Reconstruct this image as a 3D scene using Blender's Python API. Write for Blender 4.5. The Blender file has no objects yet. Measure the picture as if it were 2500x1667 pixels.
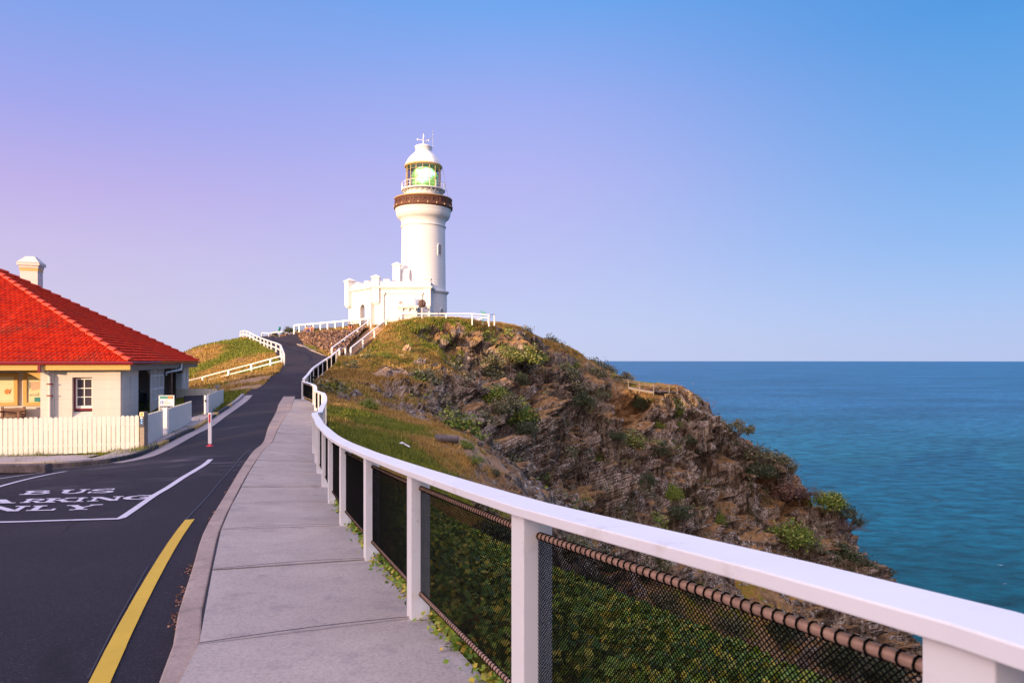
import bpy, math, random
import numpy as np
from mathutils import Vector, Matrix

SC = bpy.context.scene
COL = SC.collection
R = math.radians
random.seed(7)
RNG = np.random.default_rng(7)

# ------------------------------------------------------------------ camera
FPX, EY = 1667.0, 879.0            # focal length and eye level in photo pixels
cam_d = bpy.data.cameras.new("camera")
cam = bpy.data.objects.new("camera", cam_d)
COL.objects.link(cam)
cam_d.lens = 24.0; cam_d.sensor_width = 36.0
cam_d.shift_y = (EY - 833.5) / 2500.0
cam.rotation_euler = (R(90), 0, 0)
cam_d.clip_start = 0.05; cam_d.clip_end = 120000
cam_d.dof.use_dof = True; cam_d.dof.focus_distance = 14.0; cam_d.dof.aperture_fstop = 8.0
SC.camera = cam
SC.render.resolution_x = 1024; SC.render.resolution_y = 682

# ------------------------------------------------------------------ light
SC.view_settings.view_transform = 'Standard'
SC.view_settings.look = 'None'
SC.view_settings.exposure = 0.42
SC.view_settings.gamma = 1.0
SUN_EL = R(7.5)
SUN_H = Vector((-0.62, -0.785, 0)).normalized()
SUN_DIR = (SUN_H * math.cos(SUN_EL) + Vector((0, 0, math.sin(SUN_EL)))).normalized()
sun_d = bpy.data.lights.new("sun", 'SUN')
sun = bpy.data.objects.new("sun", sun_d); COL.objects.link(sun)
sun_d.energy = 5.0; sun_d.angle = R(0.6); sun_d.color = (1.0, 0.70, 0.40)
sun.rotation_euler = SUN_DIR.to_track_quat('Z', 'Y').to_euler()

def s2l(r, g, b):
    f = lambda c: (c/255/12.92) if c/255 <= .04045 else ((c/255+.055)/1.055)**2.4
    return (f(r), f(g), f(b), 1)

world = bpy.data.worlds.new("World"); SC.world = world; world.use_nodes = True
def build_world():
    nt = world.node_tree; N = nt.nodes; L = nt.links; N.clear()
    out = N.new('ShaderNodeOutputWorld'); bg = N.new('ShaderNodeBackground')
    tc = N.new('ShaderNodeTexCoord'); nrm = N.new('ShaderNodeVectorMath'); nrm.operation = 'NORMALIZE'
    L.new(tc.outputs['Generated'], nrm.inputs[0])
    sp = N.new('ShaderNodeSeparateXYZ'); L.new(nrm.outputs[0], sp.inputs[0])
    def ramp(stops):
        r = N.new('ShaderNodeValToRGB'); cr = r.color_ramp; cr.interpolation = 'EASE' if False else 'LINEAR'
        while len(cr.elements) < len(stops): cr.elements.new(0.5)
        for e, (p, c) in zip(cr.elements, stops): e.position = p; e.color = s2l(*c)
        L.new(sp.outputs['Z'], r.inputs[0]); return r
    left = ramp([(0.0, (204,202,230)), (.06, (207,199,230)), (.14, (202,190,232)), (.21, (191,176,232)), (.30, (162,166,236)), (.40, (130,162,234)), (1, (70,110,205))])
    mid = ramp([(0.0, (196,206,240)), (.05, (192,202,242)), (.15, (186,190,240)), (.25, (180,180,240)), (.35, (158,172,240)), (.46, (112,165,238)), (1, (60,110,205))])
    right = ramp([(0.0, (182,197,238)), (.06, (164,191,240)), (.15, (137,180,238)), (.25, (112,168,232)), (.40, (76,151,224)), (.7, (60,125,205)), (1, (50,100,195))])
    back = ramp([(0.0, (255,210,176)), (.10, (255,208,182)), (.25, (255,212,202)), (.5, (232,212,212)), (.8, (220,206,218)), (1, (190,184,218))])
    at = N.new('ShaderNodeMath'); at.operation = 'ARCTAN2'
    L.new(sp.outputs['X'], at.inputs[0]); L.new(sp.outputs['Y'], at.inputs[1])
    def mr(a0, a1):
        m = N.new('ShaderNodeMapRange'); m.interpolation_type = 'SMOOTHSTEP'
        m.inputs['From Min'].default_value = a0; m.inputs['From Max'].default_value = a1
        L.new(at.outputs[0], m.inputs['Value']); return m
    def mix(f, a, b):
        m = N.new('ShaderNodeMix'); m.data_type = 'RGBA'
        L.new(f, m.inputs[0]); L.new(a, m.inputs[6]); L.new(b, m.inputs[7]); return m.outputs[2]
    c = mix(mr(R(-38), R(2)).outputs[0], left.outputs[0], mid.outputs[0])
    c = mix(mr(R(-2), R(38)).outputs[0], c, right.outputs[0])
    # sunset side (behind the camera, towards the sun)
    ab = N.new('ShaderNodeVectorMath'); ab.operation = 'DOT_PRODUCT'
    L.new(nrm.outputs[0], ab.inputs[0]); ab.inputs[1].default_value = tuple((SUN_H*.66+Vector((0,0,.75))).normalized())
    fb = N.new('ShaderNodeMapRange'); fb.interpolation_type = 'SMOOTHSTEP'
    fb.inputs['From Min'].default_value = 0.20; fb.inputs['From Max'].default_value = 0.95
    L.new(ab.outputs['Value'], fb.inputs['Value'])
    sc = N.new('ShaderNodeVectorMath'); sc.operation = 'SCALE'; sc.inputs['Scale'].default_value = 3.1
    L.new(back.outputs[0], sc.inputs[0])
    c = mix(fb.outputs[0], c, sc.outputs[0])
    # physical sky, added thinly
    sky = N.new('ShaderNodeTexSky'); sky.sky_type = 'NISHITA'; sky.sun_disc = False
    sky.sun_elevation = SUN_EL; sky.sun_rotation = math.atan2(SUN_H.x, SUN_H.y)
    sk = N.new('ShaderNodeVectorMath'); sk.operation = 'SCALE'; sk.inputs['Scale'].default_value = 0.012
    L.new(sky.outputs[0], sk.inputs[0])
    ad = N.new('ShaderNodeVectorMath'); ad.operation = 'ADD'
    L.new(c, ad.inputs[0]); L.new(sk.outputs[0], ad.inputs[1])
    L.new(ad.outputs[0], bg.inputs[0]); bg.inputs[1].default_value = 0.735
    L.new(bg.outputs[0], out.inputs[0])
build_world()

# ------------------------------------------------------------------ helpers
def P(px, py, Y):
    return Vector(((px-1250)/FPX*Y, Y, (EY-py)/FPX*Y))

def tag(o, label=None, cat=None, group=None, kind=None):
    if label: o['label'] = label
    if cat: o['category'] = cat
    if group: o['group'] = group
    if kind: o['kind'] = kind
    return o

def thing(name, label, cat, loc=(0,0,0), rz=0, group=None):
    o = bpy.data.objects.new(name, None); COL.objects.link(o)
    o.empty_display_size = 0.2
    o.location = loc; o.rotation_euler = (0,0,rz)
    o['_b'] = [loc[0], loc[1], loc[2], rz]
    return tag(o, label, cat, group)

def world_of(o):
    if o is None: return Matrix.Identity(4)
    m = Matrix.Translation(o.location) @ o.rotation_euler.to_matrix().to_4x4()
    return world_of(o.parent) @ m

class MB:
    """collects shapes in world (or local) coordinates and links them as one mesh"""
    def __init__(s): s.v = []; s.f = []; s.sm = []
    def add(s, vs, fs, smooth=False):
        o = len(s.v); s.v += [tuple(v) for v in vs]
        s.f += [tuple(i+o for i in f) for f in fs]; s.sm += [smooth]*len(fs); return s
    def box(s, c, size, rz=0, axes=None):
        hx, hy, hz = size[0]/2, size[1]/2, size[2]/2
        c = Vector(c)
        if axes is None: ax = (Vector((math.cos(rz), math.sin(rz), 0)), Vector((-math.sin(rz), math.cos(rz), 0)), Vector((0,0,1)))
        else: ax = axes
        vs = [c+ax[0]*(hx*i)+ax[1]*(hy*j)+ax[2]*(hz*k) for k in (-1,1) for (i,j) in ((-1,-1),(1,-1),(1,1),(-1,1))]
        return s.add(vs, [(3,2,1,0),(4,5,6,7),(0,1,5,4),(1,2,6,5),(2,3,7,6),(3,0,4,7)])
    def b2(s, x0, x1, y0, y1, z0, z1):
        return s.box(((x0+x1)/2,(y0+y1)/2,(z0+z1)/2), (x1-x0,y1-y0,z1-z0))
    def beam(s, a, b, w, h):
        a = Vector(a); b = Vector(b); d = (b-a); l = d.length; d.normalize()
        sd = d.cross(Vector((0,0,1)))
        if sd.length < 1e-4: sd = Vector((1,0,0))
        sd.normalize(); up = sd.cross(d)
        return s.box((a+b)/2, (l, w, h), axes=(d, sd, up))
    def tube(s, pts, r, n=8, caps=True, smooth=True):
        pts = [Vector(p) for p in pts]; k = len(pts)
        rr = r if isinstance(r, (list, tuple)) else [r]*k
        vs = []; up0 = None
        for i, p in enumerate(pts):
            d = (pts[min(i+1,k-1)]-pts[max(i-1,0)]).normalized()
            u = up0 if up0 is not None else (Vector((0,0,1)) if abs(d.z) < .9 else Vector((1,0,0)))
            a = (u - d*u.dot(d)).normalized(); up0 = a; b = d.cross(a)
            vs += [p + (a*math.cos(t)+b*math.sin(t))*rr[i] for t in [2*math.pi*j/n for j in range(n)]]
        fs = [(i*n+j, i*n+(j+1)%n, (i+1)*n+(j+1)%n, (i+1)*n+j) for i in range(k-1) for j in range(n)]
        s.add(vs, fs, smooth)
        if caps:
            s.add([vs[j] for j in range(n)], [tuple(range(n))[::-1]]); s.add([vs[(k-1)*n+j] for j in range(n)], [tuple(range(n))])
        return s
    def lathe(s, c, prof, n=48, a0=0, a1=2*math.pi, smooth=True):
        full = abs(a1-a0-2*math.pi) < 1e-6; m = n if full else n+1
        vs = [(c[0]+r*math.cos(a0+(a1-a0)*j/n), c[1]+r*math.sin(a0+(a1-a0)*j/n), c[2]+z) for r, z in prof for j in range(m)]
        fs = [(i*m+j, i*m+(j+1)%m, (i+1)*m+(j+1)%m, (i+1)*m+j) for i in range(len(prof)-1) for j in range(n)]
        return s.add(vs, fs, smooth)
    def sweep(s, pts, w, h, smooth=False):
        pts = [Vector(p) for p in pts]; k = len(pts); vs = []
        for i, p in enumerate(pts):
            d1 = (pts[i]-pts[i-1]) if i else (pts[1]-pts[0]); d2 = (pts[i+1]-pts[i]) if i < k-1 else d1
            d1.z = 0; d2.z = 0; d1.normalize(); d2.normalize(); d = (d1+d2).normalized()
            m = 1/max(.5, d.dot(d1)); sd = Vector((d.y, -d.x, 0))*(w/2*m)
            vs += [p+sd, p-sd, p-sd+Vector((0,0,-h)), p+sd+Vector((0,0,-h))]
        fs = [(i*4+j, i*4+(j+1)%4, (i+1)*4+(j+1)%4, (i+1)*4+j) for i in range(k-1) for j in range(4)]
        fs += [(3,2,1,0), ((k-1)*4, (k-1)*4+1, (k-1)*4+2, (k-1)*4+3)]
        return s.add(vs, fs, smooth)
    def ball(s, c, r, n=12, m=8, sq=(1,1,1)):
        prof = [(max(1e-4, r*math.sin(math.pi*i/m)), r*math.cos(math.pi*i/m)) for i in range(m+1)]
        vs = [(c[0]+sq[0]*q*math.cos(2*math.pi*j/n), c[1]+sq[1]*q*math.sin(2*math.pi*j/n), c[2]+sq[2]*z) for q, z in prof for j in range(n)]
        fs = [(i*n+j, i*n+(j+1)%n, (i+1)*n+(j+1)%n, (i+1)*n+j) for i in range(m) for j in range(n)]
        return s.add(vs, fs, True)
    def build(s, name, mat, parent=None, local=False, bevel=0, subsurf=0):
        me = bpy.data.meshes.new(name)
        vs = s.v
        if parent is not None and not local:
            inv = world_of(parent).inverted(); vs = [tuple(inv @ Vector(v)) for v in vs]
        me.from_pydata(vs, [], s.f)
        me.polygons.foreach_set('use_smooth', s.sm)
        me.update()
        if mat: me.materials.append(mat)
        o = bpy.data.objects.new(name, me); COL.objects.link(o)
        if parent is not None: o.parent = parent
        if bevel:
            b = o.modifiers.new('bevel', 'BEVEL'); b.width = bevel; b.segments = 2; b.limit_method = 'ANGLE'
        return o

def np_mesh(name, verts, faces, mat, smooth=False, col=None, colname='cov', parent=None):
    """verts (n,3), faces (m,3|4) numpy"""
    me = bpy.data.meshes.new(name); n = len(verts); m, k = faces.shape
    me.vertices.add(n); me.vertices.foreach_set('co', np.ascontiguousarray(verts, dtype=np.float32).ravel())
    me.loops.add(m*k); me.loops.foreach_set('vertex_index', np.ascontiguousarray(faces, dtype=np.int32).ravel())
    me.polygons.add(m); me.polygons.foreach_set('loop_start', np.arange(0, m*k, k, dtype=np.int32))
    me.polygons.foreach_set('loop_total', np.full(m, k, dtype=np.int32))
    me.polygons.foreach_set('use_smooth', np.full(m, smooth, dtype=bool))
    me.update(calc_edges=True)
    if col is not None:
        a = me.color_attributes.new(colname, 'FLOAT_COLOR', 'POINT')
        c4 = np.ones((n, 4), dtype=np.float32); c4[:, :col.shape[1]] = col
        a.data.foreach_set('color', c4.ravel())
    if mat: me.materials.append(mat)
    o = bpy.data.objects.new(name, me); COL.objects.link(o)
    if parent: o.parent = parent
    return o

def text_mb(body, size, bold=0.0):
    cu = bpy.data.curves.new('lettering', 'FONT'); cu.body = body; cu.size = size; cu.offset = bold
    cu.resolution_u = 3; cu.fill_mode = 'FRONT'
    o = bpy.data.objects.new('lettering', cu)
    me = bpy.data.meshes.new_from_object(o)
    vs = [v.co.copy() for v in me.vertices]; fs = [tuple(p.vertices) for p in me.polygons]
    bpy.data.objects.remove(o); bpy.data.meshes.remove(me); bpy.data.curves.remove(cu)
    return vs, fs

# ---- gradient noise in numpy
_perm = RNG.permutation(256); _perm = np.concatenate([_perm, _perm, _perm])
_g = RNG.normal(size=(256, 3)); _g /= np.linalg.norm(_g, axis=1)[:, None]
def noise3(p):
    i = np.floor(p).astype(np.int64); f = p - i; i &= 255
    u = f*f*f*(f*(f*6-15)+10)
    r = np.zeros(len(p))
    for dx in (0, 1):
        for dy in (0, 1):
            for dz in (0, 1):
                h = _perm[_perm[_perm[(i[:,0]+dx) & 255]+((i[:,1]+dy) & 255)]+((i[:,2]+dz) & 255)]
                g = _g[h & 255]
                d = g[:,0]*(f[:,0]-dx)+g[:,1]*(f[:,1]-dy)+g[:,2]*(f[:,2]-dz)
                r += d*(u[:,0] if dx else 1-u[:,0])*(u[:,1] if dy else 1-u[:,1])*(u[:,2] if dz else 1-u[:,2])
    return r*1.5
def fbm(p, octv=4, gain=.5):
    a = 1.0; s = np.zeros(len(p)); t = 0
    for k in range(octv):
        s += a*noise3(p*(2.03**k)+17.3*k); t += a; a *= gain
    return s/t
def ridged(p, octv=4, gain=.55):
    a = 1.0; s = np.zeros(len(p)); t = 0
    for k in range(octv):
        s += a*(1-np.abs(noise3(p*(2.1**k)+31.7*k))*2.2); t += a; a *= gain
    return s/t
def sstep(a, b, x):
    t = np.clip((x-a)/(b-a), 0, 1); return t*t*(3-2*t)

def facets(p, scale, seed, tilt=.9, warp=.35):
    """angular broken blocks: offset and tilted planes, one per Voronoi cell"""
    L3 = np.array([.38,.42,.82]); L3 /= np.linalg.norm(L3); a3 = np.cross(L3, [0,0,1.]); a3 /= np.linalg.norm(a3); b3 = np.cross(L3, a3)
    q = np.stack([p@a3, p@b3*.9, p@L3*.42], 1)*scale
    q = q + warp*np.stack([noise3(q*.7+seed), noise3(q*.7+seed+50), noise3(q*.7+seed+90)], 1)
    i = np.floor(q).astype(np.int64); best = np.full(len(q), 9e9); val = np.zeros(len(q))
    rng = np.random.default_rng(seed); J = rng.uniform(0,1,(512,3)); O = rng.uniform(-1,1,512); TV = rng.normal(size=(512,3))
    for dx in (-1,0,1):
        for dy in (-1,0,1):
            for dz in (-1,0,1):
                c = i+[dx,dy,dz]; h = (_perm[_perm[_perm[c[:,0]&255]+(c[:,1]&255)]+(c[:,2]&255)]+(c[:,0]&1)*256) & 511
                r = q-(c+J[h]); d = (r*r).sum(1); m = d < best
                best = np.where(m, d, best); v = O[h]+tilt*(r*TV[h]).sum(1); val = np.where(m, v, val)
    return val

# ---- materials
def newmat(name):
    m = bpy.data.materials.new(name); m.use_nodes = True
    nt = m.node_tree; N = nt.nodes; L = nt.links
    b = N['Principled BSDF']; return m, nt, N, L, b
def nz(N, L, scale, detail=5, rough=.6, vec=None, dist=0):
    n = N.new('ShaderNodeTexNoise'); n.inputs['Scale'].default_value = scale; n.inputs['Detail'].default_value = detail
    n.inputs['Roughness'].default_value = rough; n.inputs['Distortion'].default_value = dist
    if vec is not None: L.new(vec, n.inputs['Vector'])
    return n
def rmp(N, L, src, stops, interp='LINEAR'):
    r = N.new('ShaderNodeValToRGB'); cr = r.color_ramp; cr.interpolation = interp
    while len(cr.elements) < len(stops): cr.elements.new(.5)
    for e, (p, c) in zip(cr.elements, stops):
        e.position = p; e.color = (c[0], c[1], c[2], 1) if isinstance(c, (tuple, list)) else (c, c, c, 1)
    L.new(src, r.inputs[0]); return r.outputs[0]
def mixc(N, L, f, a, b, mode='MIX'):
    m = N.new('ShaderNodeMix'); m.data_type = 'RGBA'; m.blend_type = mode
    if isinstance(f, (int, float)): m.inputs[0].default_value = f
    else: L.new(f, m.inputs[0])
    for s, k in ((a, 6), (b, 7)):
        if isinstance(s, (tuple, list)): m.inputs[k].default_value = (s[0], s[1], s[2], 1)
        else: L.new(s, m.inputs[k])
    return m.outputs[2]
def math_(N, L, op, a, b=None):
    m = N.new('ShaderNodeMath'); m.operation = op; m.use_clamp = False
    for s, k in ((a, 0), (b, 1)):
        if s is None: continue
        if isinstance(s, (int, float)): m.inputs[k].default_value = s
        else: L.new(s, m.inputs[k])
    return m.outputs[0]
def bump(N, L, b, h, strength=.3, dist=.01):
    bp = N.new('ShaderNodeBump'); bp.inputs['Strength'].default_value = strength; bp.inputs['Distance'].default_value = dist
    L.new(h, bp.inputs['Height']); L.new(bp.outputs[0], b.inputs['Normal']); return bp
def geo_pos(N): return N.new('ShaderNodeNewGeometry').outputs['Position']
def pmat(name, col, rough=.6, var=.12, scale=6, bscale=40, bstr=.15, bdist=.004, metal=0, spec=.5, col2=None, thr=(.45,.7)):
    m, nt, N, L, b = newmat(name)
    pos = geo_pos(N)
    n = nz(N, L, scale, 5, .6, pos)
    lo = tuple(c*(1-var) for c in col); hi = tuple(min(1, c*(1+var)) for c in col)
    c = rmp(N, L, n.outputs[0], [(.3, lo), (.7, hi)])
    if col2 is not None:
        n2 = nz(N, L, scale*3.3, 6, .7, pos)
        f = rmp(N, L, n2.outputs[0], [(thr[0], 0.0), (thr[1], 1.0)])
        c = mixc(N, L, f, c, col2)
    L.new(c, b.inputs['Base Color']); b.inputs['Roughness'].default_value = rough
    b.inputs['Metallic'].default_value = metal; b.inputs['Specular IOR Level'].default_value = spec
    if bstr:
        n3 = nz(N, L, bscale, 4, .6, pos); bump(N, L, b, n3.outputs[0], bstr, bdist)
    return m

M = {}
M['white'] = pmat('white_paint', (.82,.78,.76), .45, .04, 3, 60, .12, .002, col2=(.62,.60,.58), thr=(.66,.85))
M['rail'] = pmat('rail_paint', (.86,.80,.77), .35, .03, 2.5, 45, .15, .002, col2=(.66,.62,.62), thr=(.66,.88))
def chipped(name, col):
    m, nt, N, L, b = newmat(name); pos = geo_pos(N)
    n1 = nz(N, L, 2.2, 6, .6, pos); n2 = nz(N, L, 26, 5, .7, pos); n3 = nz(N, L, 5, 5, .7, pos)
    c = rmp(N, L, n1.outputs[0], [(.3, tuple(v*.93 for v in col)), (.7, col)])
    c = mixc(N, L, rmp(N, L, n3.outputs[0], [(.58,0.0),(.80,.55)]), c, (.50,.42,.36))
    f = rmp(N, L, math_(N, L, 'ADD', math_(N, L, 'MULTIPLY', n2.outputs[0], .7), math_(N, L, 'MULTIPLY', n3.outputs[0], .3)), [(.655,0.0),(.675,.85)])
    c = mixc(N, L, f, c, (.22,.12,.08))
    L.new(c, b.inputs['Base Color']); b.inputs['Roughness'].default_value = .5; b.inputs['Specular IOR Level'].default_value = .3
    bump(N, L, b, n2.outputs[0], .25, .003); return m
M['rail'] = chipped('rail_paint', (.82,.82,.84)); M['postpaint'] = chipped('post_paint', (.81,.80,.80))
M['wire'] = pmat('black_plastic_wire', (.004,.004,.004), .8, .2, 10, 60, 0, spec=.08)
M['pipe'] = pmat('weathered_pipe', (.46,.29,.21), .45, .2, 14, 80, .2, .001, metal=.25, col2=(.25,.15,.11), thr=(.5,.75))
M['dark'] = pmat('dark_paint', (.02,.022,.03), .5)
M['timber'] = pmat('grey_timber', (.21,.165,.135), .7, .2, 8, 60, .3, .003)
M['darktimber'] = pmat('brown_timber', (.16,.08,.05), .6, .25, 9, 60, .3, .003)
M['teal'] = pmat('teal_enamel', (.04,.25,.25), .4)
M['steel'] = pmat('steel', (.35,.36,.38), .35, .1, metal=.7)
# ------------------------------------------------------------------ terrain
CT = []
def cX(*a):
    for p in a: CT.append(tuple(p))
def cP(*a):
    for p in a: CT.append(tuple(P(*p)))
# footpath / fence line
cX((1.25,-.6,-1.27),(.75,1.09,-1.43),(.075,2.6,-1.58),(-.59,4.3,-1.72),(-1.24,6,-1.86),(-1.88,7.7,-1.97),(-2.44,9.3,-2.06),(-3.05,11.06,-2.15),
   (-4.13,14.4,-2.28),(-5.2,17.7,-2.35),(-6.8,24.4,-2.35),(-7.75,28,-2.28),(-9.5,33.3,-2.15),(-10.7,35,-2.1))
# road and forecourt
cX((-2,1,-1.55),(-4,5,-1.82),(-8,4,-1.95),(-20,3,-2.1),(-6,10,-2.18),(-9.5,10,-2.25),(-20,10,-2.4),(-12.5,16.7,-2.71),(-10.3,17,-2.64),(-14,18.6,-2.66),(-11,19.7,-2.66),(-20,15,-2.8),(-22,17,-2.7),(-9.8,19.3,-2.6),(-8,19,-2.5),
   (-11.1,24.9,-2.5),(-13.1,32.5,-2.25),(-15.3,41,-1.7),(-17.5,50,-1.1),(-20.8,62,-.45),(-2,-6,-1.5),(-8,-6,-1.9),(-25,-6,-2.1),(3,-8,-1.3))
# cottage garden
cX((-15,24,-2.68),(-18,30,-2.66),(-25,26,-2.7),(-30,18,-2.7),(-30,40,-2.6),(-21,44,-2.5),(-36,30,-2.7))
cX((-29.2,62,-2.4),(-25,62,-1.4),(-26,54,-2.0),(-22,52,-1.7),(-36,55,-3.4),(-50,50,-7))
cP((500,873,77),(514,843,80),(545,833,86),(600,868,72),(560,852,78),(540,885,70),(640,865,70),(570,905,66),(470,905,68),(480,890,74))
UF = [(693,891.5,58),(685,867,65),(673.6,859.5,71),(662,855,74.5),(653,851,77.5),(645,847.5,80),(636,843.5,82.5),(627,839,85),(619,834.5,87.5),(610,829,90),(602,825,92.5),(594,824,95),(587,826,97)]
for _a in UF[::2]: cP(_a)
cP((685,824,96),(660,824,96))
FRY = [(x, y, (879-float(np.interp(1250+1667*x/y, [739,762,785,809,827,845],[975,936,916,898,879,873])))/1667*y) for x, y in
       [(-10.72,35.0),(-11.4,37.4),(-12.0,39.8),(-12.65,42.2),(-13.2,44.6),(-13.7,47),(-14.05,49.4),(-14.4,51.8),(-14.7,54.2),(-15.0,56.6),(-15.3,59.2),(-15.9,61.8)]]
cX(*[(a[0], a[1], a[2]-.05) for a in FRY[2::2]])
cX((-48,82,-4),(-60,80,-18),(-75,60,-35),(-46,100,-2),(-50,118,-16),(-38,118,-6),(-60,30,-12),(-80,20,-40),(-35,104,3.2))
# road beside the embankment, terrace
cP((740,842,80),(770,855,73),(802,868,66),(835,877,64.5))
cP((718,814,86),(745,811,86),(781,807,85),(830,802,84))
cX((-22,88,4.1),(-12,90,4.6),(-16,84,4.4),(-5,91,4.7),(-9,95,4.6),(-20,98,3.8),(-28,97,3.3),(-20,112,1),(-5,112,-1),(-15,135,-25),(-40,140,-30),(5,130,-28),(-29,108,1.5))
# stairs
cP((845,873,67),(880,838,74),(915,806,80.5),(935,798,83))
# headland crest
cP((960,791,78),(1000,788,79),(1060,786,80),(1100,785,82),(1150,787,84),(1200,795,87),(1242,801,89),(1283,812,92),(1322,836,94),(1354,868,96),(1373,876,96.5),(1400,891,97.5),(1422,904,98),(1463,924,99),(1492,940,99),(1561,969,98.5),(1600,975,98),(1640,973,98),
   (1668,970,98),(1708,994,99),(1749,1035,99),(1790,1072,100),(1831,1109,100),(1880,1135,101),(1933,1152,101),(1973,1192,101),(2004,1214,100.5),(2022,1290,98),(2050,1326,97),(2060,1356,96),(2080,1392,95))
# headland face
cX((-12.2,52,-1.75),(-12.8,58,-1.0))
cP((860,905,54),(860,968,42),(860,935,47),(900,870,63),(930,840,72),(900,930,51),(1000,830,75),(1000,900,62),(1000,960,52),(1000,1005,45),(1100,850,77),(1100,950,61),(1100,1000,53),(1100,1050,46),(1200,860,80),(1200,1000,66),(1200,1100,54),
   (1300,900,85),(1300,1000,78),(1300,1100,71),(1300,1200,65),(1400,960,92),(1400,1050,84),(1400,1150,76),(1500,1000,94),(1500,1100,87),(1500,1220,79),(1600,1050,95),(1600,1180,87),(1700,1150,94),(1700,1290,86),
   (1800,1200,97),(1850,1330,90),(1950,1280,97),(2000,1380,92),(2060,1420,92),(1450,1350,66),(1600,1420,70),(1800,1480,75),(2000,1520,80),(2110,1560,84),(1500,1550,55),(1900,1650,60))
# seaward side
cX((8,108,2),(20,115,-12),(35,113,-18),(45,115,-28),(53,112,-40),(66,108,-50),(80,110,-80),(57,88,-50),(75,80,-75),(45,70,-45),(60,50,-75),(40,40,-58),(100,60,-95),(30,135,-50),(70,140,-90),(100,100,-96))
# grassy shelf beyond the fence
cP((800,1010,31),(860,1030,30),(950,1045,30),(1050,1050,31),(1130,1065,32),(1185,1095,32),(850,1090,22),(950,1110,24),(1050,1120,25),(1120,1130,26.5),(1190,1160,27),(1000,1160,21),(790,1060,22),(800,975,37),(790,950,42))
cX((1.2,26,-6.5),(3,31,-9),(4.5,26,-12),(0,36,-6.5),(-2,42,-5.5),(-4,36,-4.0),(3,40,-11),(7,50,-18),(14,48,-27))
# verge outside the fence and gully
cX((1.6,1.0,-1.60),(1.2,2.6,-1.72),(.55,4.3,-1.86),(1.6,4.4,-2.1),(-.1,6,-2.0),(.9,6.4,-2.4),(-1.0,9,-2.3),(.3,9.2,-3.0),(-2,12,-2.5),(-.6,12.5,-3.6),(-3,15,-2.6),(-2,16.5,-3.4),
   (3.2,1.5,-2.2),(3.4,4.2,-3.4),(3.0,7,-4.6),(2.0,10.5,-5.8),(1.2,15,-7.0),(1.5,20,-7.6),(-1.2,19.5,-4.4),(7,3,-8),(7,9,-12),(6,16,-15),(8,25,-20),(12,32,-28),(14,12,-24),(14,2,-22),(25,20,-42),(30,0,-48),(50,-10,-75),(60,20,-85),(15,-20,-20),(50,-40,-70),(90,0,-96))
CT = np.array(CT)
_cc = 1.6
def _phi(d2): return np.sqrt(d2+_cc*_cc)
_d2 = ((CT[:,None,:2]-CT[None,:,:2])**2).sum(-1)
_n = len(CT); _A = np.zeros((_n+3,_n+3)); _A[:_n,:_n] = _phi(_d2); _A[:_n,:_n] -= np.eye(_n)*0.25
_A[:_n,_n] = 1; _A[:_n,_n+1:] = CT[:,:2]; _A[_n,:_n] = 1; _A[_n+1:,:_n] = CT[:,:2].T
_w = np.linalg.solve(_A, np.concatenate([CT[:,2], [0,0,0]]))
def ridge(x, y):
    """unseen hill added behind the camera, shaped to keep the late sun off the foreground"""
    a = x*SUN_H.x + y*SUN_H.y; b = x*(-SUN_H.y) + y*SUN_H.x
    prof = np.interp(b, [-140,-70,-55,-42,-38,-20.5,-18.5,10,40,90], [1,2,1.2,.6,.6,1.6,9.0,10,8.5,0])  # heights of the added hill, set for the shade it casts
    return prof, sstep(28, 52, a), a
def T(x, y):
    x = np.atleast_1d(np.asarray(x, float)); y = np.atleast_1d(np.asarray(y, float)); out = np.empty(len(x))
    for i in range(0, len(x), 20000):
        xs = x[i:i+20000]; ys = y[i:i+20000]
        d2 = (xs[:,None]-CT[None,:,0])**2+(ys[:,None]-CT[None,:,1])**2
        out[i:i+20000] = _phi(d2)@_w[:_n] + _w[_n] + _w[_n+1]*xs + _w[_n+2]*ys
    prof, k, a = ridge(x, y)
    out = out*(1-k) + prof*k
    return np.maximum(out, -97)
def t1(x, y): return float(T([x],[y])[0])

# plan shapes ------------------------------------------------------------
def hitT(px, py, off=0.0, Y0=1.0, Y1=130):
    """point of the ground surface that the photo shows at a pixel (first hit)"""
    Ys = np.concatenate([np.arange(Y0, 45, .05), np.arange(45, Y1, .1)])
    xs = (px-1250)/FPX*Ys; zs = (EY-py)/FPX*Ys
    d = zs-(T(xs, Ys)+off); k = np.argmax(d < 0)
    if d[k] >= 0: k = len(Ys)-1
    return Vector((xs[k], Ys[k], zs[k]))
def hits(lst, off=0.0): return [hitT(a, b, off) for a, b in lst]

FENCE_N = [(1.25,-.55),(.752,1.09),(.075,2.62),(-.59,4.3),(-1.24,6.02),(-1.88,7.7),(-2.47,9.4),(-3.03,11.1),(-3.60,12.8),(-4.13,14.5),(-4.68,16.2),(-5.15,17.9),
           (-5.55,19.7),(-5.98,21.5),(-6.40,23.3),(-6.88,25.1),(-7.45,26.9),(-8.10,28.7),(-8.8,30.6),(-9.45,32.6),(-10.72,35.0)]
FENCE_R = [(-10.72,35.0),(-11.4,37.4),(-12.0,39.8),(-12.65,42.2),(-13.2,44.6),(-13.7,47),(-14.05,49.4),(-14.4,51.8),(-14.7,54.2),(-15.0,56.6),(-15.3,59.2),(-15.9,61.8)]

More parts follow.
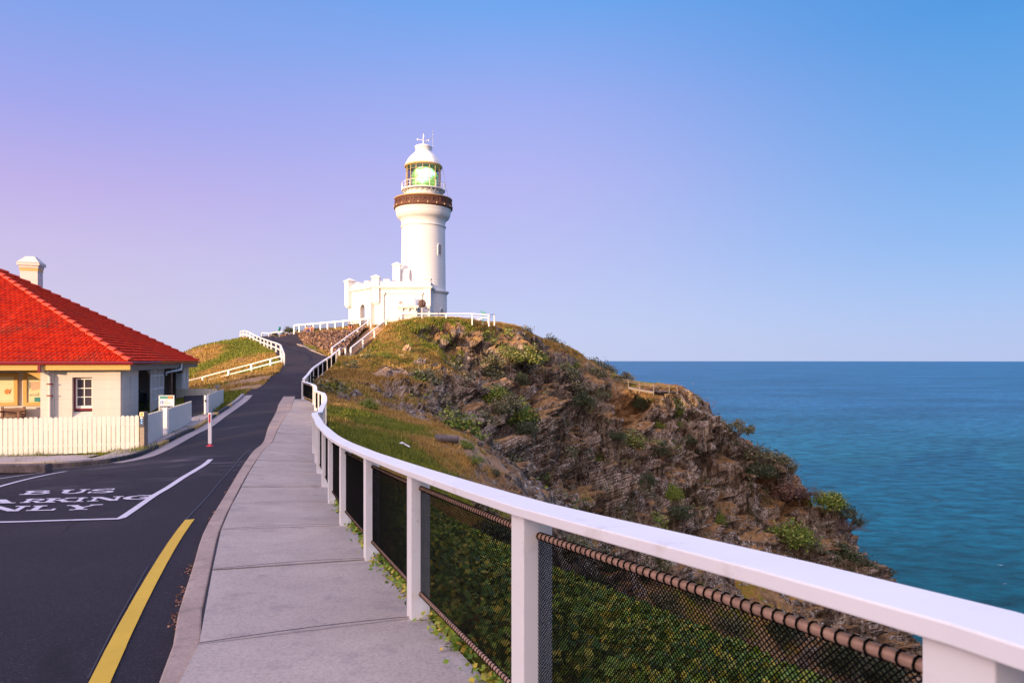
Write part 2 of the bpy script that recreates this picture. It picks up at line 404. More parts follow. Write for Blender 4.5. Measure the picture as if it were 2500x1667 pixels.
JOINT = [(-.45,-4),(-1.0,1),(-1.5,3.2),(-2.0,4.45),(-2.51,5.75),(-3.03,7.1),(-3.65,8.9),(-4.46,11.4),(-5.5,14.9),(-6.3,17.6),(-7.0,20.1),(-7.8,23),(-9.1,27.8),(-10.35,32.2),(-11.6,36.6)]
KW = [.14,.14,.14,.14,.14,.15,.15,.16,.2,.22,.25,.35,.5,.62,.6]      # kerb widths along it
LKERB = [(-34,10.8),(-20,14.9),(-12.5,16.7),(-11.2,16.85),(-10.45,17.25),(-10.15,18.2),(-10.3,19.5),(-10.6,21.3),(-11.1,23.5),(-11.7,26),(-12.5,29),(-13.3,32),(-14.0,35),(-14.7,37.5)]
LEDGE = [(-15.5,40.4),(-16.6,45),(-17.3,48.9),(-18.2,53),(-19.3,57.5),(-20.6,61.3),(-22,65),(-25.0,72),(-29,80),(-33,88),(-36.5,94),(-38.5,99)]
REDGE = [(-33,99),(-30.5,95.5),(-24.4,80),(-21.6,73),(-18.1,66.2),(-15.9,61.6)]
def offs(poly, d):
    o = []
    for i, p in enumerate(poly):
        a = poly[max(i-1,0)]; b = poly[min(i+1,len(poly)-1)]
        v = Vector((b[0]-a[0], b[1]-a[1])).normalized(); dd = d[i] if isinstance(d, list) else d
        o.append((p[0]-v.y*dd, p[1]+v.x*dd))
    return o
def dens(poly, step):
    """resample a polyline smoothly (Catmull-Rom)"""
    p = [Vector((a[0], a[1])) for a in poly]; o = []
    for i in range(len(p)-1):
        p0 = p[max(i-1,0)]; p1 = p[i]; p2 = p[i+1]; p3 = p[min(i+2,len(p)-1)]
        n = max(1, int((p2-p1).length/step))
        for k in range(n):
            t = k/n
            q = .5*((2*p1)+(p2-p0)*t+(2*p0-5*p1+4*p2-p3)*t*t+(3*p1-p0-3*p2+p3)*t**3)
            o.append((q.x, q.y))
    o.append((p[-1].x, p[-1].y)); return o
KOUT = offs(JOINT, KW)            # road side of the right kerb (left of travel direction)
ROADPOLY = [(-60,-30),(-60,3.5)] + LKERB + LEDGE + REDGE + [(x-.12,y) for x,y in FENCE_R[::-1]] + JOINT[::-1] + [(0.3,-30)]
PATHPOLY = JOINT + [(x+.14,y+.03) for x,y in FENCE_N[::-1]]
def inpoly(x, y, poly):
    c = np.zeros(len(x), bool); n = len(poly)
    for i in range(n):
        x1,y1 = poly[i]; x2,y2 = poly[(i+1)%n]
        if y1 == y2: continue
        m = ((y1 > y) != (y2 > y)) & (x < (x2-x1)*(y-y1)/(y2-y1)+x1)
        c ^= m
    return c
# ------------------------------------------------------------------ ground sheet
def ground_mesh():
    uf = np.linspace(-190, 2640, 1130)
    az = np.arctan((uf-1250)/FPX)
    azr = np.linspace(az[-1], az[0]+2*math.pi, 110)[1:-1]
    az = np.concatenate([az, azr]); na = len(az)
    r = [.5]
    while r[-1] < 14: r.append(r[-1]*1.02)
    while r[-1] < 44: r.append(r[-1]*1.0095)
    while r[-1] < 112: r.append(r[-1]+.2)
    while r[-1] < 240: r.append(r[-1]*1.04)
    r = np.array(r); nr = len(r)
    # radius measured so that inside the view rows are lines of equal depth
    fac = np.where(np.arange(na) < 1130, 1/np.cos(az), 1/np.cos(az[0]))
    x = (r[:,None]*np.sin(az)[None]*fac[None]).ravel(); y = (r[:,None]*np.cos(az)[None]*fac[None]).ravel()
    z = T(x, y)
    e = .4
    gx = (T(x+e, y)-T(x-e, y))/(2*e); gy = (T(x, y+e)-T(x, y-e))/(2*e)
    sl = np.hypot(gx, gy)
    hx = -gx/np.maximum(sl, .05); hy = -gy/np.maximum(sl, .05)         # downhill
    p = np.stack([x, y, z], 1)
    inr = inpoly(x, y, ROADPOLY); inp = inpoly(x, y, PATHPOLY)
    hard = (inr | inp)
    dc = np.hypot(x, y)
    # distance from paved areas, roughly: fence lines
    fl = np.array(dens(FENCE_N+FENCE_R[1:], 1.0)); dmin = np.full(len(x), 99.)
    for q in fl: dmin = np.minimum(dmin, np.hypot(x-q[0], y-q[1]))
    cliff = sstep(.5, .95, sl + .25*fbm(p*.12, 3)) * (1-hard)
    cliff *= sstep(.8, 4.0, dmin)
    front = (y > 0) & (np.abs(np.arctan2(x, y)) < R(50))
    # rock form: ribs running down to the left, benches, broken edges
    ca, sa = math.cos(R(-52)), math.sin(R(-52))
    hh = x*.8 + y*.6
    q1 = hh*ca - z*sa; q2 = hh*sa + z*ca
    warp = fbm(p*.09+5, 3)*5
    ribs = ridged(np.stack([(q1+warp)*.26, q2*.05, y*.05], 1), 4)
    ribs2 = ridged(np.stack([(q1+warp)*.75, q2*.17+3, y*.18], 1), 4)
    blk = ridged(p*np.array([.5,.5,.8])+9, 4)
    chunk = np.abs(noise3(p*np.array([1.6,1.6,1.1]))) + .6*np.abs(noise3(p*np.array([3.7,3.7,2.6])+4))
    big = fbm(p*.05+11, 3)
    band = np.zeros(len(x))
    for (cx, cy, rx_, ry_) in ((-9.5,42,2.8,2.8),(-6.5,44,3.8,3.4),(-3,48,5,5),(-8.5,50,3.6,4),(-5,56,4.5,5),(-9.5,58,2.5,3),(-6,66,4,4)):
        band = np.maximum(band, 1-sstep(.55,1.1,np.hypot((x-cx)/rx_, (y-cy)/ry_)+.3*fbm(p*.4+2,2)))
    band *= sstep(1.2, 2.6, dmin)*(1-hard)
    cliff = np.maximum(cliff, band*.8)
    top_ = sstep(-2.0, .6, z - np.interp(x, [-20,-6,4,12,22,30,40,52], [5,4.6,1,-3,-5,-9,-15,-27]))
    ck = np.where((cliff > .01) & front)[0]; fac_ = np.zeros(len(x)); fb = np.zeros(len(x))
    pc = p[ck]; fb[ck] = facets(pc, .16, 5, .7); fac_[ck] = 2.1*fb[ck] + 1.25*facets(pc, .42, 6, .9) + .55*facets(pc, .95, 7, 1.0) + .06*facets(pc, 2.4, 8, 1.0)
    out = cliff*(1.6*big + 4.4*(ribs-.62) + 1.6*(ribs2-.6) + fac_)*(1-.62*top_)
    out = np.where(band > .2, out*.6, out)*(.22+.78*sstep(30, 58, dc))
    soft = (1-hard)*(.10*fbm(p*.5, 3)+.05*fbm(p*2.1, 3)) * sstep(6, 30, dc)
    rough = sstep(.25, .6, sl)*(1-cliff)*(1-hard)*sstep(.6, 3, dmin)
    soft += rough*(.55*fbm(p*.30+3, 4)+.30*ridged(p*.8, 3)-.1)
    k = sl/np.sqrt(1+sl*sl)
    x2 = x + hx*out*k; y2 = y + hy*out*k
    z2 = z + out*(1-k*.6)*.6 + soft - .16*hard
    # stairs run in a shallow cutting
    sa, sb = P(833,873,67.5), P(924,799.5,82.3); sd_ = Vector((sb.x-sa.x, sb.y-sa.y)); sl_ = sd_.length; sd_.normalize()
    ts = (x-sa.x)*sd_.x+(y-sa.y)*sd_.y; ds = np.abs((x-sa.x)*sd_.y-(y-sa.y)*sd_.x); line_ = sa.z+(sb.z-sa.z)*np.clip(ts/sl_,0,1)
    wst = (1-sstep(.9,1.9,ds))*sstep(-1.5,0,ts)*(1-sstep(sl_,sl_+1.5,ts)); z2 = z2*(1-wst)+(line_-.35)*wst
    # real surface slope after breaking up
    G3 = np.stack([x2,y2,z2],1).reshape(nr, na, 3)
    def nzof(s_):
        u_ = np.roll(G3, -s_, 1)-np.roll(G3, s_, 1); v_ = np.zeros_like(G3); v_[s_:-s_] = G3[2*s_:]-G3[:-2*s_]
        n_ = np.cross(u_, v_); n_ /= np.maximum(np.linalg.norm(n_, axis=2), 1e-9)[...,None]; return np.abs(n_[...,2]).ravel()
    up = .5*nzof(1)+.5*nzof(3)
    # cover weights: grass, greenness, rock
    n1 = fbm(p*.22+7, 4); n2 = fbm(p*.8+3, 4); n3 = fbm(p*.07+1, 3)
    grass = np.clip(1.25-sl*1.35 + 1.0*n1 + .5*n2, 0, 1)
    hill = sstep(-3, 2.5, z)*(x > -16)*(y > 40)
    grass = np.clip(grass + hill*.55*sstep(-.35,.3,n1+.5*n2+.25), 0, 1)
    green = np.clip(.30 + 1.1*n3 + .8*n2, 0, 1)
    def blob(cx, cy, rad, soft_=.6):
        return 1-sstep(1-soft_, 1+.2*soft_, np.hypot(x-cx, y-cy)/rad + .35*n2)
    for (cx, cy, rad, g) in ((-4.2,22,5.5,.9),(-6.5,31,4,.8),(-1.5,25.5,3,-.5),(-10,44,5,.5),(-13,72,5,.2),(-8,79,7,.6),(-24,62,5,.9),(-28,78,6,.9),(-33,86,6,.8),(-27,67,4,-.6),(-36,77,5,-.5),
                             (-33,70,4.5,.6),(-31,58,6,.6),(-26,59.5,3,.9),(-23,60,2.5,.9),(-29,60,3,.9),(-18.6,48,2.6,-1.0),(-20,52,3,-1.0),(-22,55,3.2,-1.0),(-17.2,44,2.6,-1),(-24,57,2.4,-.9),(-25,52,5,-.7)):
        green = np.clip(green + g*blob(cx, cy, rad), 0, 1)
    # worn soil strips
    soil = np.zeros(len(x))
    for (cx, cy, rad) in ((-2.5,29.5,2.6),(-10,56,3.0),(-8,58,3.2),(-6,57,2),(-19,49,2.4),(-20.5,53,2.5),(-17.6,45,2.0),(-22.5,57,2.0)):
        soil = np.maximum(soil, blob(cx, cy, rad))
    rk = sstep(.80, .52, up + .22*n2 - .10*sstep(-1,-12,z) + .12*n1)
    rockw = np.clip(rk*1.0 + .30*fb - .08 + .9*fbm(p*.10+23,3), 0, 1)*np.clip(cliff*1.8,0,1)
    rockw = np.maximum(rockw, rough*sstep(.15,.4,n2+.3*n1)*.7)
    rockw = np.maximum(rockw, band*sstep(-.25,.15,n1+.6*n2+.15))
    grass = np.clip(grass + .35*cliff*sstep(.62,.85,up)*sstep(-.1,.3,n1+.4*n2), 0, 1)
    grass *= (1-.85*sstep(.3,.75,cliff)*sstep(-.25,.15,n1+.5*n2)); grass *= (1-.8*soil)
    near = (dc < 42) & (x > -12) & (dmin < 9) & (band < .1); grass = np.where(near, np.maximum(grass, 1-sstep(2.5,8,dmin)), grass)
    gard = inpoly(x, y, [(-45,10)]+LKERB+[(-22,60),(-45,60)]); green = np.where(gard & (y<40), .7, green)
    cov = np.stack([grass, green, rockw, soil], 1)
    idx = np.arange(nr*na).reshape(nr, na)
    a = idx[:-1]; b = idx[1:]; an = np.roll(a, -1, 1); bn = np.roll(b, -1, 1)
    faces = np.stack([a.ravel(), an.ravel(), bn.ravel(), b.ravel()], 1)[:, ::-1]
    verts = np.stack([x2, y2, z2], 1)
    # close the hole under the camera
    c = len(verts); verts = np.vstack([verts, [[0,0,t1(0,0)-.1]]]); cov = np.vstack([cov, [[1,.6,0,0]]])
    o = np_mesh('ground', verts, faces, None, False, cov)
    return o, verts, cov, (nr, na), (x, y, sl, hard, dmin)
def ground_mat():
    m, nt, N, L, b = newmat('ground_cover')
    pos = geo_pos(N)
    at = N.new('ShaderNodeVertexColor'); at.layer_name = 'cov'
    sp = N.new('ShaderNodeSeparateColor'); L.new(at.outputs[0], sp.inputs[0])
    mp = N.new('ShaderNodeMapping'); mp.vector_type = 'POINT'; L.new(pos, mp.inputs[0])
    mp.inputs['Rotation'].default_value = (R(20), R(38), R(15)); mp.inputs['Scale'].default_value = (1.6, 1.0, .30)
    nA = nz(N, L, .40, 8, .66, mp.outputs[0]); nB = nz(N, L, 1.35, 9, .68, mp.outputs[0]); nC = nz(N, L, 7.0, 4, .7, pos)
    nD = nz(N, L, .35, 6, .6, pos); nE = nz(N, L, 1.3, 6, .65, pos)
    rock = rmp(N, L, nB.outputs[0], [(.34,(.014,.010,.007)),(.45,(.075,.052,.034)),(.55,(.215,.155,.105)),(.67,(.48,.39,.30))])  # dark rock tones; the darkest also put crevice shade into the colour
    red = rmp(N, L, nA.outputs[0], [(.42, 0.0), (.62, 1.0)])
    rock = mixc(N, L, math_(N, L, 'MULTIPLY', red, .35), rock, (.18,.09,.045))
    # pale lichen and quartz flecks, gathered in patches
    vor = N.new('ShaderNodeTexVoronoi'); vor.inputs['Scale'].default_value = 4.2; L.new(mp.outputs[0], vor.inputs['Vector'])
    fl = rmp(N, L, nC.outputs[0], [(.53, 0.0), (.575, 1.0)])
    pt = rmp(N, L, math_(N, L, 'ADD', math_(N, L, 'MULTIPLY', nA.outputs[0], .6), math_(N, L, 'MULTIPLY', nD.outputs[0], .4)), [(.465, 0.0), (.54, 1.0)])
    sp2 = N.new('ShaderNodeSeparateXYZ'); L.new(pos, sp2.inputs[0])
    low = N.new('ShaderNodeMapRange'); low.inputs['From Min'].default_value = 3; low.inputs['From Max'].default_value = -14
    low.inputs['To Min'].default_value = .35; low.inputs['To Max'].default_value = 1.0
    L.new(sp2.outputs['Z'], low.inputs['Value'])
    ff = math_(N, L, 'MULTIPLY', math_(N, L, 'MULTIPLY', fl, pt), low.outputs[0])
    lich = rmp(N, L, vor.outputs['Color'], [(0.0,(.42,.38,.34)),(1.0,(.82,.77,.73))])
    rock = mixc(N, L, ff, rock, lich)
    soil = rmp(N, L, nE.outputs[0], [(.3,(.13,.072,.034)),(.5,(.29,.165,.075)),(.72,(.46,.29,.14))])
    soil = mixc(N, L, at.outputs['Alpha'], soil, rmp(N, L, nC.outputs[0], [(.3,(.30,.18,.10)),(.7,(.50,.34,.21))]))
    dry = rmp(N, L, nE.outputs[0], [(.3,(.17,.09,.02)),(.5,(.36,.20,.045)),(.72,(.52,.31,.09))])
    grn = rmp(N, L, nB.outputs[0], [(.3,(.075,.08,.010)),(.55,(.18,.175,.016)),(.75,(.30,.25,.035))])
    def sharp(x, w, lo, hi, nn):
        s = math_(N, L, 'ADD', x, math_(N, L, 'MULTIPLY', math_(N, L, 'SUBTRACT', nn, .5), w))
        r = N.new('ShaderNodeMapRange'); r.inputs['From Min'].default_value = lo; r.inputs['From Max'].default_value = hi
        L.new(s, r.inputs['Value']); return r.outputs[0]
    gc = mixc(N, L, sharp(sp.outputs[1], 1.1, .35, .62, nE.outputs[0]), dry, grn)
    c = mixc(N, L, sharp(sp.outputs[0], 1.3, .36, .58, nE.outputs[0]), soil, gc)
    c = mixc(N, L, sharp(sp.outputs[2], 1.2, .30, .46, nB.outputs[0]), c, rock)
    L.new(c, b.inputs['Base Color']); b.inputs['Roughness'].default_value = .92; b.inputs['Specular IOR Level'].default_value = .15
    h = math_(N, L, 'ADD', math_(N, L, 'MULTIPLY', nB.outputs[0], .8), math_(N, L, 'MULTIPLY', nC.outputs[0], .25))
    bump(N, L, b, h, 1.0, .5)
    return m
M['ground'] = ground_mat()
GROUND, GV, GC, (GNR, GNA), (gx0, gy0, gsl, ghard, gdmin) = ground_mesh()
GROUND.data.materials.append(M['ground']); tag(GROUND, kind='structure')
bpy.context.view_layer.update()
def ray(px, py):
    d = Vector(((px-1250)/FPX, 1, (EY-py)/FPX)).normalized()
    ok, loc, nrm, i = GROUND.ray_cast(Vector((0,0,0)) + d*.8, d)
    return (loc, nrm) if ok else (None, None)
def gz(x, y):
    ok, loc, nrm, i = GROUND.ray_cast(Vector((x, y, 60)), Vector((0,0,-1)))
    return loc.z if ok else -90

# ------------------------------------------------------------------ sea
def sea():
    vs = [(0,40,-90)]; fs = []; rings = [60,200,600,2000,8000,60000]; n = 96
    for r in rings: vs += [(r*math.cos(2*math.pi*j/n), 40+r*math.sin(2*math.pi*j/n), -90) for j in range(n)]
    fs = [(0, 1+j, 1+(j+1)%n) for j in range(n)]
    for i in range(len(rings)-1):
        a = 1+i*n; b = a+n; fs += [(a+j, b+j, b+(j+1)%n, a+(j+1)%n) for j in range(n)]
    m, nt, N, L, b = newmat('sea_water'); pos = geo_pos(N)
    mp = N.new('ShaderNodeMapping'); mp.inputs['Rotation'].default_value = (0,0,R(-14)); mp.inputs['Scale'].default_value = (.55,1.0,1); L.new(pos, mp.inputs[0])
    n1 = nz(N, L, .12, 10, .72, mp.outputs[0], .2); n2 = nz(N, L, .6, 8, .7, mp.outputs[0]); n3 = nz(N, L, .006, 4, .5, mp.outputs[0])
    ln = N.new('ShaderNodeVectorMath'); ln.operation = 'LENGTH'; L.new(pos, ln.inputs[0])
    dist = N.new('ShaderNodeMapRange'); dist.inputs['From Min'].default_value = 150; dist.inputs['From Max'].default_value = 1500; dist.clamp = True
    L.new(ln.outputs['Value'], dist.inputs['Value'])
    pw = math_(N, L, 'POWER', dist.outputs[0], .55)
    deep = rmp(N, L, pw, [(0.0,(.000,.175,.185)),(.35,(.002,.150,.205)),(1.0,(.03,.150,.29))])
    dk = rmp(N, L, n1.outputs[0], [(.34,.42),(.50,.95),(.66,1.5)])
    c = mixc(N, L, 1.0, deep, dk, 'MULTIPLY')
    pt = rmp(N, L, n3.outputs[0], [(.40,.85),(.60,1.12)]); c = mixc(N, L, 1.0, c, pt, 'MULTIPLY')
    mc = N.new('ShaderNodeMapping'); mc.inputs['Rotation'].default_value = (0,0,R(-10)); mc.inputs['Scale'].default_value = (.3,1,1); L.new(pos, mc.inputs[0])
    wc = nz(N, L, .34, 6, .62, mc.outputs[0]); wf = rmp(N, L, wc.outputs[0], [(.715,0.0),(.74,.9)])
    c = mixc(N, L, wf, c, (.6,.68,.75))
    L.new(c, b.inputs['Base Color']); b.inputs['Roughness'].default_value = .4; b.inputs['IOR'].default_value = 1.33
    b.inputs['Specular IOR Level'].default_value = .16
    h = math_(N, L, 'ADD', n1.outputs[0], math_(N, L, 'MULTIPLY', n2.outputs[0], .12))
    bump(N, L, b, h, 1.0, 5.0)
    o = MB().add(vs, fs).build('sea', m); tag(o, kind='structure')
sea()

# ------------------------------------------------------------------ asphalt
def asphalt():
    m, nt, N, L, b = newmat('asphalt'); pos = geo_pos(N)
    n1 = nz(N, L, .35, 5, .6, pos); n2 = nz(N, L, 60, 3, .7, pos); n3 = nz(N, L, 2.5, 5, .6, pos)
    base = rmp(N, L, n1.outputs[0], [(.3,(.010,.009,.017)),(.55,(.016,.014,.024)),(.75,(.029,.024,.034))])
    ag = rmp(N, L, n2.outputs[0], [(.30,.35),(.55,1.0),(.70,2.2)]); c = mixc(N, L, .85, base, mixc(N, L, 1.0, base, ag, 'MULTIPLY'))
    # far lane browner and paler: low sunlight put into the asphalt colour
    sp = N.new('ShaderNodeSeparateXYZ'); L.new(pos, sp.inputs[0])
    far = N.new('ShaderNodeMapRange'); far.inputs['From Min'].default_value = 27.5; far.inputs['From Max'].default_value = 29.5
    L.new(math_(N, L, 'ADD', math_(N, L, 'ADD', sp.outputs['Y'], math_(N, L, 'MULTIPLY', sp.outputs['X'], .25)), math_(N, L, 'MULTIPLY', n3.outputs[0], 1.5)), far.inputs['Value'])
    c = mixc(N, L, far.outputs[0], c, mixc(N, L, 1.0, c, (1.55,1.28,1.12), 'MULTIPLY'))
    # worn pale scuffs across the lane by the marker post
    mp = N.new('ShaderNodeMapping'); mp.inputs['Scale'].default_value = (.5,1.6,1); mp.inputs['Rotation'].default_value = (0,0,R(8)); L.new(pos, mp.inputs[0])
    n4 = nz(N, L, 1.1, 6, .65, mp.outputs[0])
    sc = rmp(N, L, n4.outputs[0], [(.56,0.0),(.68,1.0)])
    d = N.new('ShaderNodeVectorMath'); d.operation = 'DISTANCE'; L.new(pos, d.inputs[0]); d.inputs[1].default_value = (-7.4, 15.3, -2.3)
    dm = N.new('ShaderNodeMapRange'); dm.inputs['From Min'].default_value = 1.2; dm.inputs['From Max'].default_value = 4.2; dm.inputs['To Min'].default_value = .75; dm.inputs['To Max'].default_value = 0
    L.new(d.outputs['Value'], dm.inputs['Value'])
    c = mixc(N, L, math_(N, L, 'MULTIPLY', sc, dm.outputs[0]), c, (.17,.14,.17))
    L.new(c, b.inputs['Base Color']); b.inputs['Roughness'].default_value = .85; b.inputs['Specular IOR Level'].default_value = .25
    st = nz(N, L, 190, 2, .5, pos); c = mixc(N, L, rmp(N, L, st.outputs[0], [(.66,0.0),(.70,.8)]), c, (.22,.20,.22))
    oil = nz(N, L, .9, 6, .7, pos, .8); c = mixc(N, L, rmp(N, L, oil.outputs[0], [(.60,0.0),(.70,.6)]), c, (.006,.006,.010))
    ck = N.new('ShaderNodeTexVoronoi'); ck.feature = 'DISTANCE_TO_EDGE'; ck.inputs['Scale'].default_value = .42
    wv = nz(N, L, 1.6, 5, .7, pos); wm = mixc(N, L, .22, pos, wv.outputs['Color'], 'ADD'); L.new(wm, ck.inputs['Vector'])
    ckm = nz(N, L, .25, 3, .6, pos)
    cf = math_(N, L, 'MULTIPLY', rmp(N, L, ck.outputs[0], [(.003,1.0),(.010,0.0)]), rmp(N, L, ckm.outputs[0], [(.48,0.0),(.54,.9)]))
    c = mixc(N, L, cf, c, (.004,.004,.006))
    for l_ in list(b.inputs['Base Color'].links): nt.links.remove(l_)
    L.new(c, b.inputs['Base Color'])
    n5 = nz(N, L, 120, 2, .6, pos); bump(N, L, b, n5.outputs[0], .5, .006)
    M['asphalt'] = m
    step = .25
    xs = np.arange(-44, 1.2, step); ys = np.arange(-14, 99, step)
    X, Y = np.meshgrid(xs, ys); x = X.ravel(); y = Y.ravel(); z = T(x, y)
    nx = len(xs); ny = len(ys)
    cxs = (X[:-1,:-1]+step/2).ravel(); cys = (Y[:-1,:-1]+step/2).ravel()
    keep = inpoly(cxs, cys, ROADPOLY)
    # not under the path
    idx = np.arange(nx*ny).reshape(ny, nx)
    f = np.stack([idx[:-1,:-1].ravel(), idx[:-1,1:].ravel(), idx[1:,1:].ravel(), idx[1:,:-1].ravel()], 1)[keep]
    o = np_mesh('asphalt_road', np.stack([x, y, z], 1), f, m, True); tag(o, kind='structure')
asphalt()

def strip(polyA, polyB, zo, mat, name, mb=None, th=.0):
    """surface between two polylines with equal point counts, laid on the ground"""
    mb = mb or MB(); n = len(polyA)
    za = T([p[0] for p in polyA], [p[1] for p in polyA]); zb = T([p[0] for p in polyB], [p[1] for p in polyB])
    vs = []
    for i in range(n): vs += [(polyA[i][0], polyA[i][1], za[i]+zo), (polyB[i][0], polyB[i][1], zb[i]+zo)]
    fs = [(2*i, 2*i+1, 2*i+3, 2*i+2) for i in range(n-1)]
    if th:
        k = len(vs); vs += [(v[0], v[1], v[2]-th) for v in vs]
        fs += [(2*i, 2*i+2, k+2*i+2, k+2*i) for i in range(n-1)] + [(2*i+1, k+2*i+1, k+2*i+3, 2*i+3) for i in range(n-1)]
        fs += [(0, k, k+1, 1), (2*n-2, 2*n-1, k+2*n-1, k+2*n-2)]
    mb.add(vs, fs)
    if name: return mb.build(name, mat)
    return mb

def concrete(name, c0, c1, sc=1.0, stain=(.20,.17,.18), st=(.60,.78), stf=.6):
    m, nt, N, L, b = newmat(name); pos = geo_pos(N)
    n1 = nz(N, L, 1.1*sc, 7, .62, pos); n2 = nz(N, L, 55, 4, .7, pos); n3 = nz(N, L, 3.4*sc, 7, .7, pos)
    c = rmp(N, L, n1.outputs[0], [(.3, c0), (.7, c1)])
    sp = rmp(N, L, n2.outputs[0], [(.3,.72),(.5,1.0),(.7,1.15)]); c = mixc(N, L, 1.0, c, sp, 'MULTIPLY')
    f = rmp(N, L, n3.outputs[0], [(st[0],0.0),(st[1],1.0)]); c = mixc(N, L, math_(N, L, 'MULTIPLY', f, stf), c, stain)
    L.new(c, b.inputs['Base Color']); b.inputs['Roughness'].default_value = .8; b.inputs['Specular IOR Level'].default_value = .3
    bump(N, L, b, n2.outputs[0], .35, .004); return m
M['path'] = concrete('footpath_concrete', (.33,.28,.255), (.43,.37,.335), 1.0, (.17,.145,.165), (.53,.74), .6)
M['kerb'] = concrete('kerb_concrete', (.29,.22,.19), (.41,.32,.275), 1.6, (.12,.10,.10), (.52,.72), .6)
M['kerbdark'] = concrete('dark_kerb_paint', (.028,.032,.045), (.06,.062,.075), 2, (.16,.14,.13), (.58,.75), .6)
M['kerbyel'] = concrete('yellow_kerb_paint', (.42,.26,.09), (.52,.34,.13), 2, (.2,.15,.1), (.58,.75), .5)
M['kerbold'] = concrete('old_kerb', (.07,.055,.055), (.2,.16,.155), 2.5, (.03,.03,.03), (.5,.68), .8)
M['side'] = concrete('pavement_concrete', (.29,.25,.26), (.37,.32,.33), .8)

M['joint'] = pmat('joint_filler', (.09,.07,.065), .9)
# right kerb + path
jd = dens(JOINT, .45)
kwd = np.interp([p[1] for p in jd], [p[1] for p in JOINT], KW).tolist()
kin = offs(jd, .018); kout = offs(jd, [k+.02 for k in kwd])
KZ = .085
mb = MB(); n = len(jd)
strip(kin, kout, KZ, None, None, mb, .2)
KERB = mb.build('kerb', M['kerb'], bevel=.012); tag(KERB, kind='structure')
def cross(p, d, poly):
    best = None
    for i in range(len(poly)-1):
        a = Vector(poly[i]); b = Vector(poly[i+1]); e = b-a
        den = d.x*e.y-d.y*e.x
        if abs(den) < 1e-9: continue
        w = a-p; t = (w.x*e.y-w.y*e.x)/den; s = (w.x*d.y-w.y*d.x)/den
        if 0 <= s <= 1 and t > 0 and (best is None or t < best): best = t
    return p+d*best if best else None
def footpath():
    mb = MB(); fn = FENCE_N
    L_, R_ = [], []
    fo = offs(fn, -.055)
    for i in range(len(fn)):
        a = Vector(fn[max(i-1,0)]); b = Vector(fn[min(i+1,len(fn)-1)]); d = (b-a).normalized(); nrm = Vector((-d.y, d.x))
        nrm = (nrm*1.0 - d*.08).normalized()
        q = cross(Vector(fn[i]), nrm, JOINT) or Vector(JOINT[-1])
        L_.append(q); R_.append(Vector(fo[i]))
    L_[0] = Vector((-.55,-3)); R_[0] = Vector((1.3,-3)); 
    for i in range(len(fn)-1):
        a0, a1, b0, b1 = L_[i], L_[i+1], R_[i], R_[i+1]
        da = (a1-a0).normalized()*.009; db = (b1-b0).normalized()*.009
        k = 5
        pa = [tuple(a0+da+(a1-a0-2*da)*(t/k)) for t in range(k+1)]; pb = [tuple(b0+db+(b1-b0-2*db)*(t/k)) for t in range(k+1)]
        strip(pb, pa, .1+random.uniform(-.004,.004), None, None, mb, .16)
    o = mb.build('footpath', M['path']); tag(o, kind='structure')
    mj = MB()
    for i in range(1, len(fn)-1):
        d_ = (L_[i+1]-L_[i-1]).normalized()*.009
        k = 6; A_ = L_[i]; B_ = R_[i]
        strip([tuple(A_.lerp(B_, t/k)+d_) for t in range(k+1)], [tuple(A_.lerp(B_, t/k)-d_) for t in range(k+1)], .1065, None, None, mj)
    tag(mj.build('expansion_joints', M['joint']), kind='structure')
    # dark packed joints under the slabs
    strip([tuple(v) for v in R_], [tuple(v+Vector((-.03,0))) for v in L_], .055, M['dark'], 'footpath_joints'); bpy.data.objects['footpath_joints']['kind'] = 'structure'
footpath()

# left kerb, gutter, pavement
lk = dens(LKERB, .3)
def cut(poly, c): return [p for p in poly if c(p)]
lane = [p for p in lk if p[1] >= 17.3 and p[0] > -16]
fr = lk[:len(lk)-len(lane)+1]
def seg_strip(poly, w, zo, th, mat, name, side=1):
    return strip(offs(poly, side*w), poly, zo, mat, name, None, th)
o = seg_strip(fr, .15, .12, .3, M['kerbold'], 'front_kerb'); tag(o, kind='structure')
# painted lane kerb: alternating lengths, each on the same profile
acc = 0; cuts = [(0,2.6,'kerbdark'),(2.6,3.5,'kerbyel'),(3.5,6.9,'kerbdark'),(6.9,9.4,'kerbyel'),(9.4,11.3,'kerbdark'),(11.3,12.1,'kerbyel'),(12.1,15.2,'kerbdark'),(15.2,16.0,'kerbyel'),(16.0,22,'side')]
cum = [0]
for i in range(1, len(lane)): cum.append(cum[-1]+math.hypot(lane[i][0]-lane[i-1][0], lane[i][1]-lane[i-1][1]))
def at(s):
    i = min(max(int(np.searchsorted(cum, s))-1, 0), len(lane)-2); t = (s-cum[i])/(cum[i+1]-cum[i]+1e-9)
    return (lane[i][0]+(lane[i+1][0]-lane[i][0])*t, lane[i][1]+(lane[i+1][1]-lane[i][1])*t)
groups = {}
for a, b_, k in cuts:
    b_ = min(b_, cum[-1])
    if a >= b_: continue
    pts = [at(a+(b_-a)*t/8) for t in range(9)]
    groups.setdefault(k, MB()); strip(offs(pts, .15), pts, .12, None, None, groups[k], .3)
for k, nm in (('kerbdark','lane_kerb'),('kerbyel','lane_kerb_painted'),('side','lane_kerb_bare')):
    if k in groups: tag(groups[k].build(nm, M[k]), kind='structure')
g1 = offs(lane, 0.0); g2 = offs(lane, -.42)
tag(strip(g1, g2, .012, M['side'], 'lane_gutter', None, .05), kind='structure')
g2 = offs(fr, -.18); tag(strip(offs(fr, 0), g2, .012, M['kerbold'], 'front_gutter', None, .05), kind='structure')
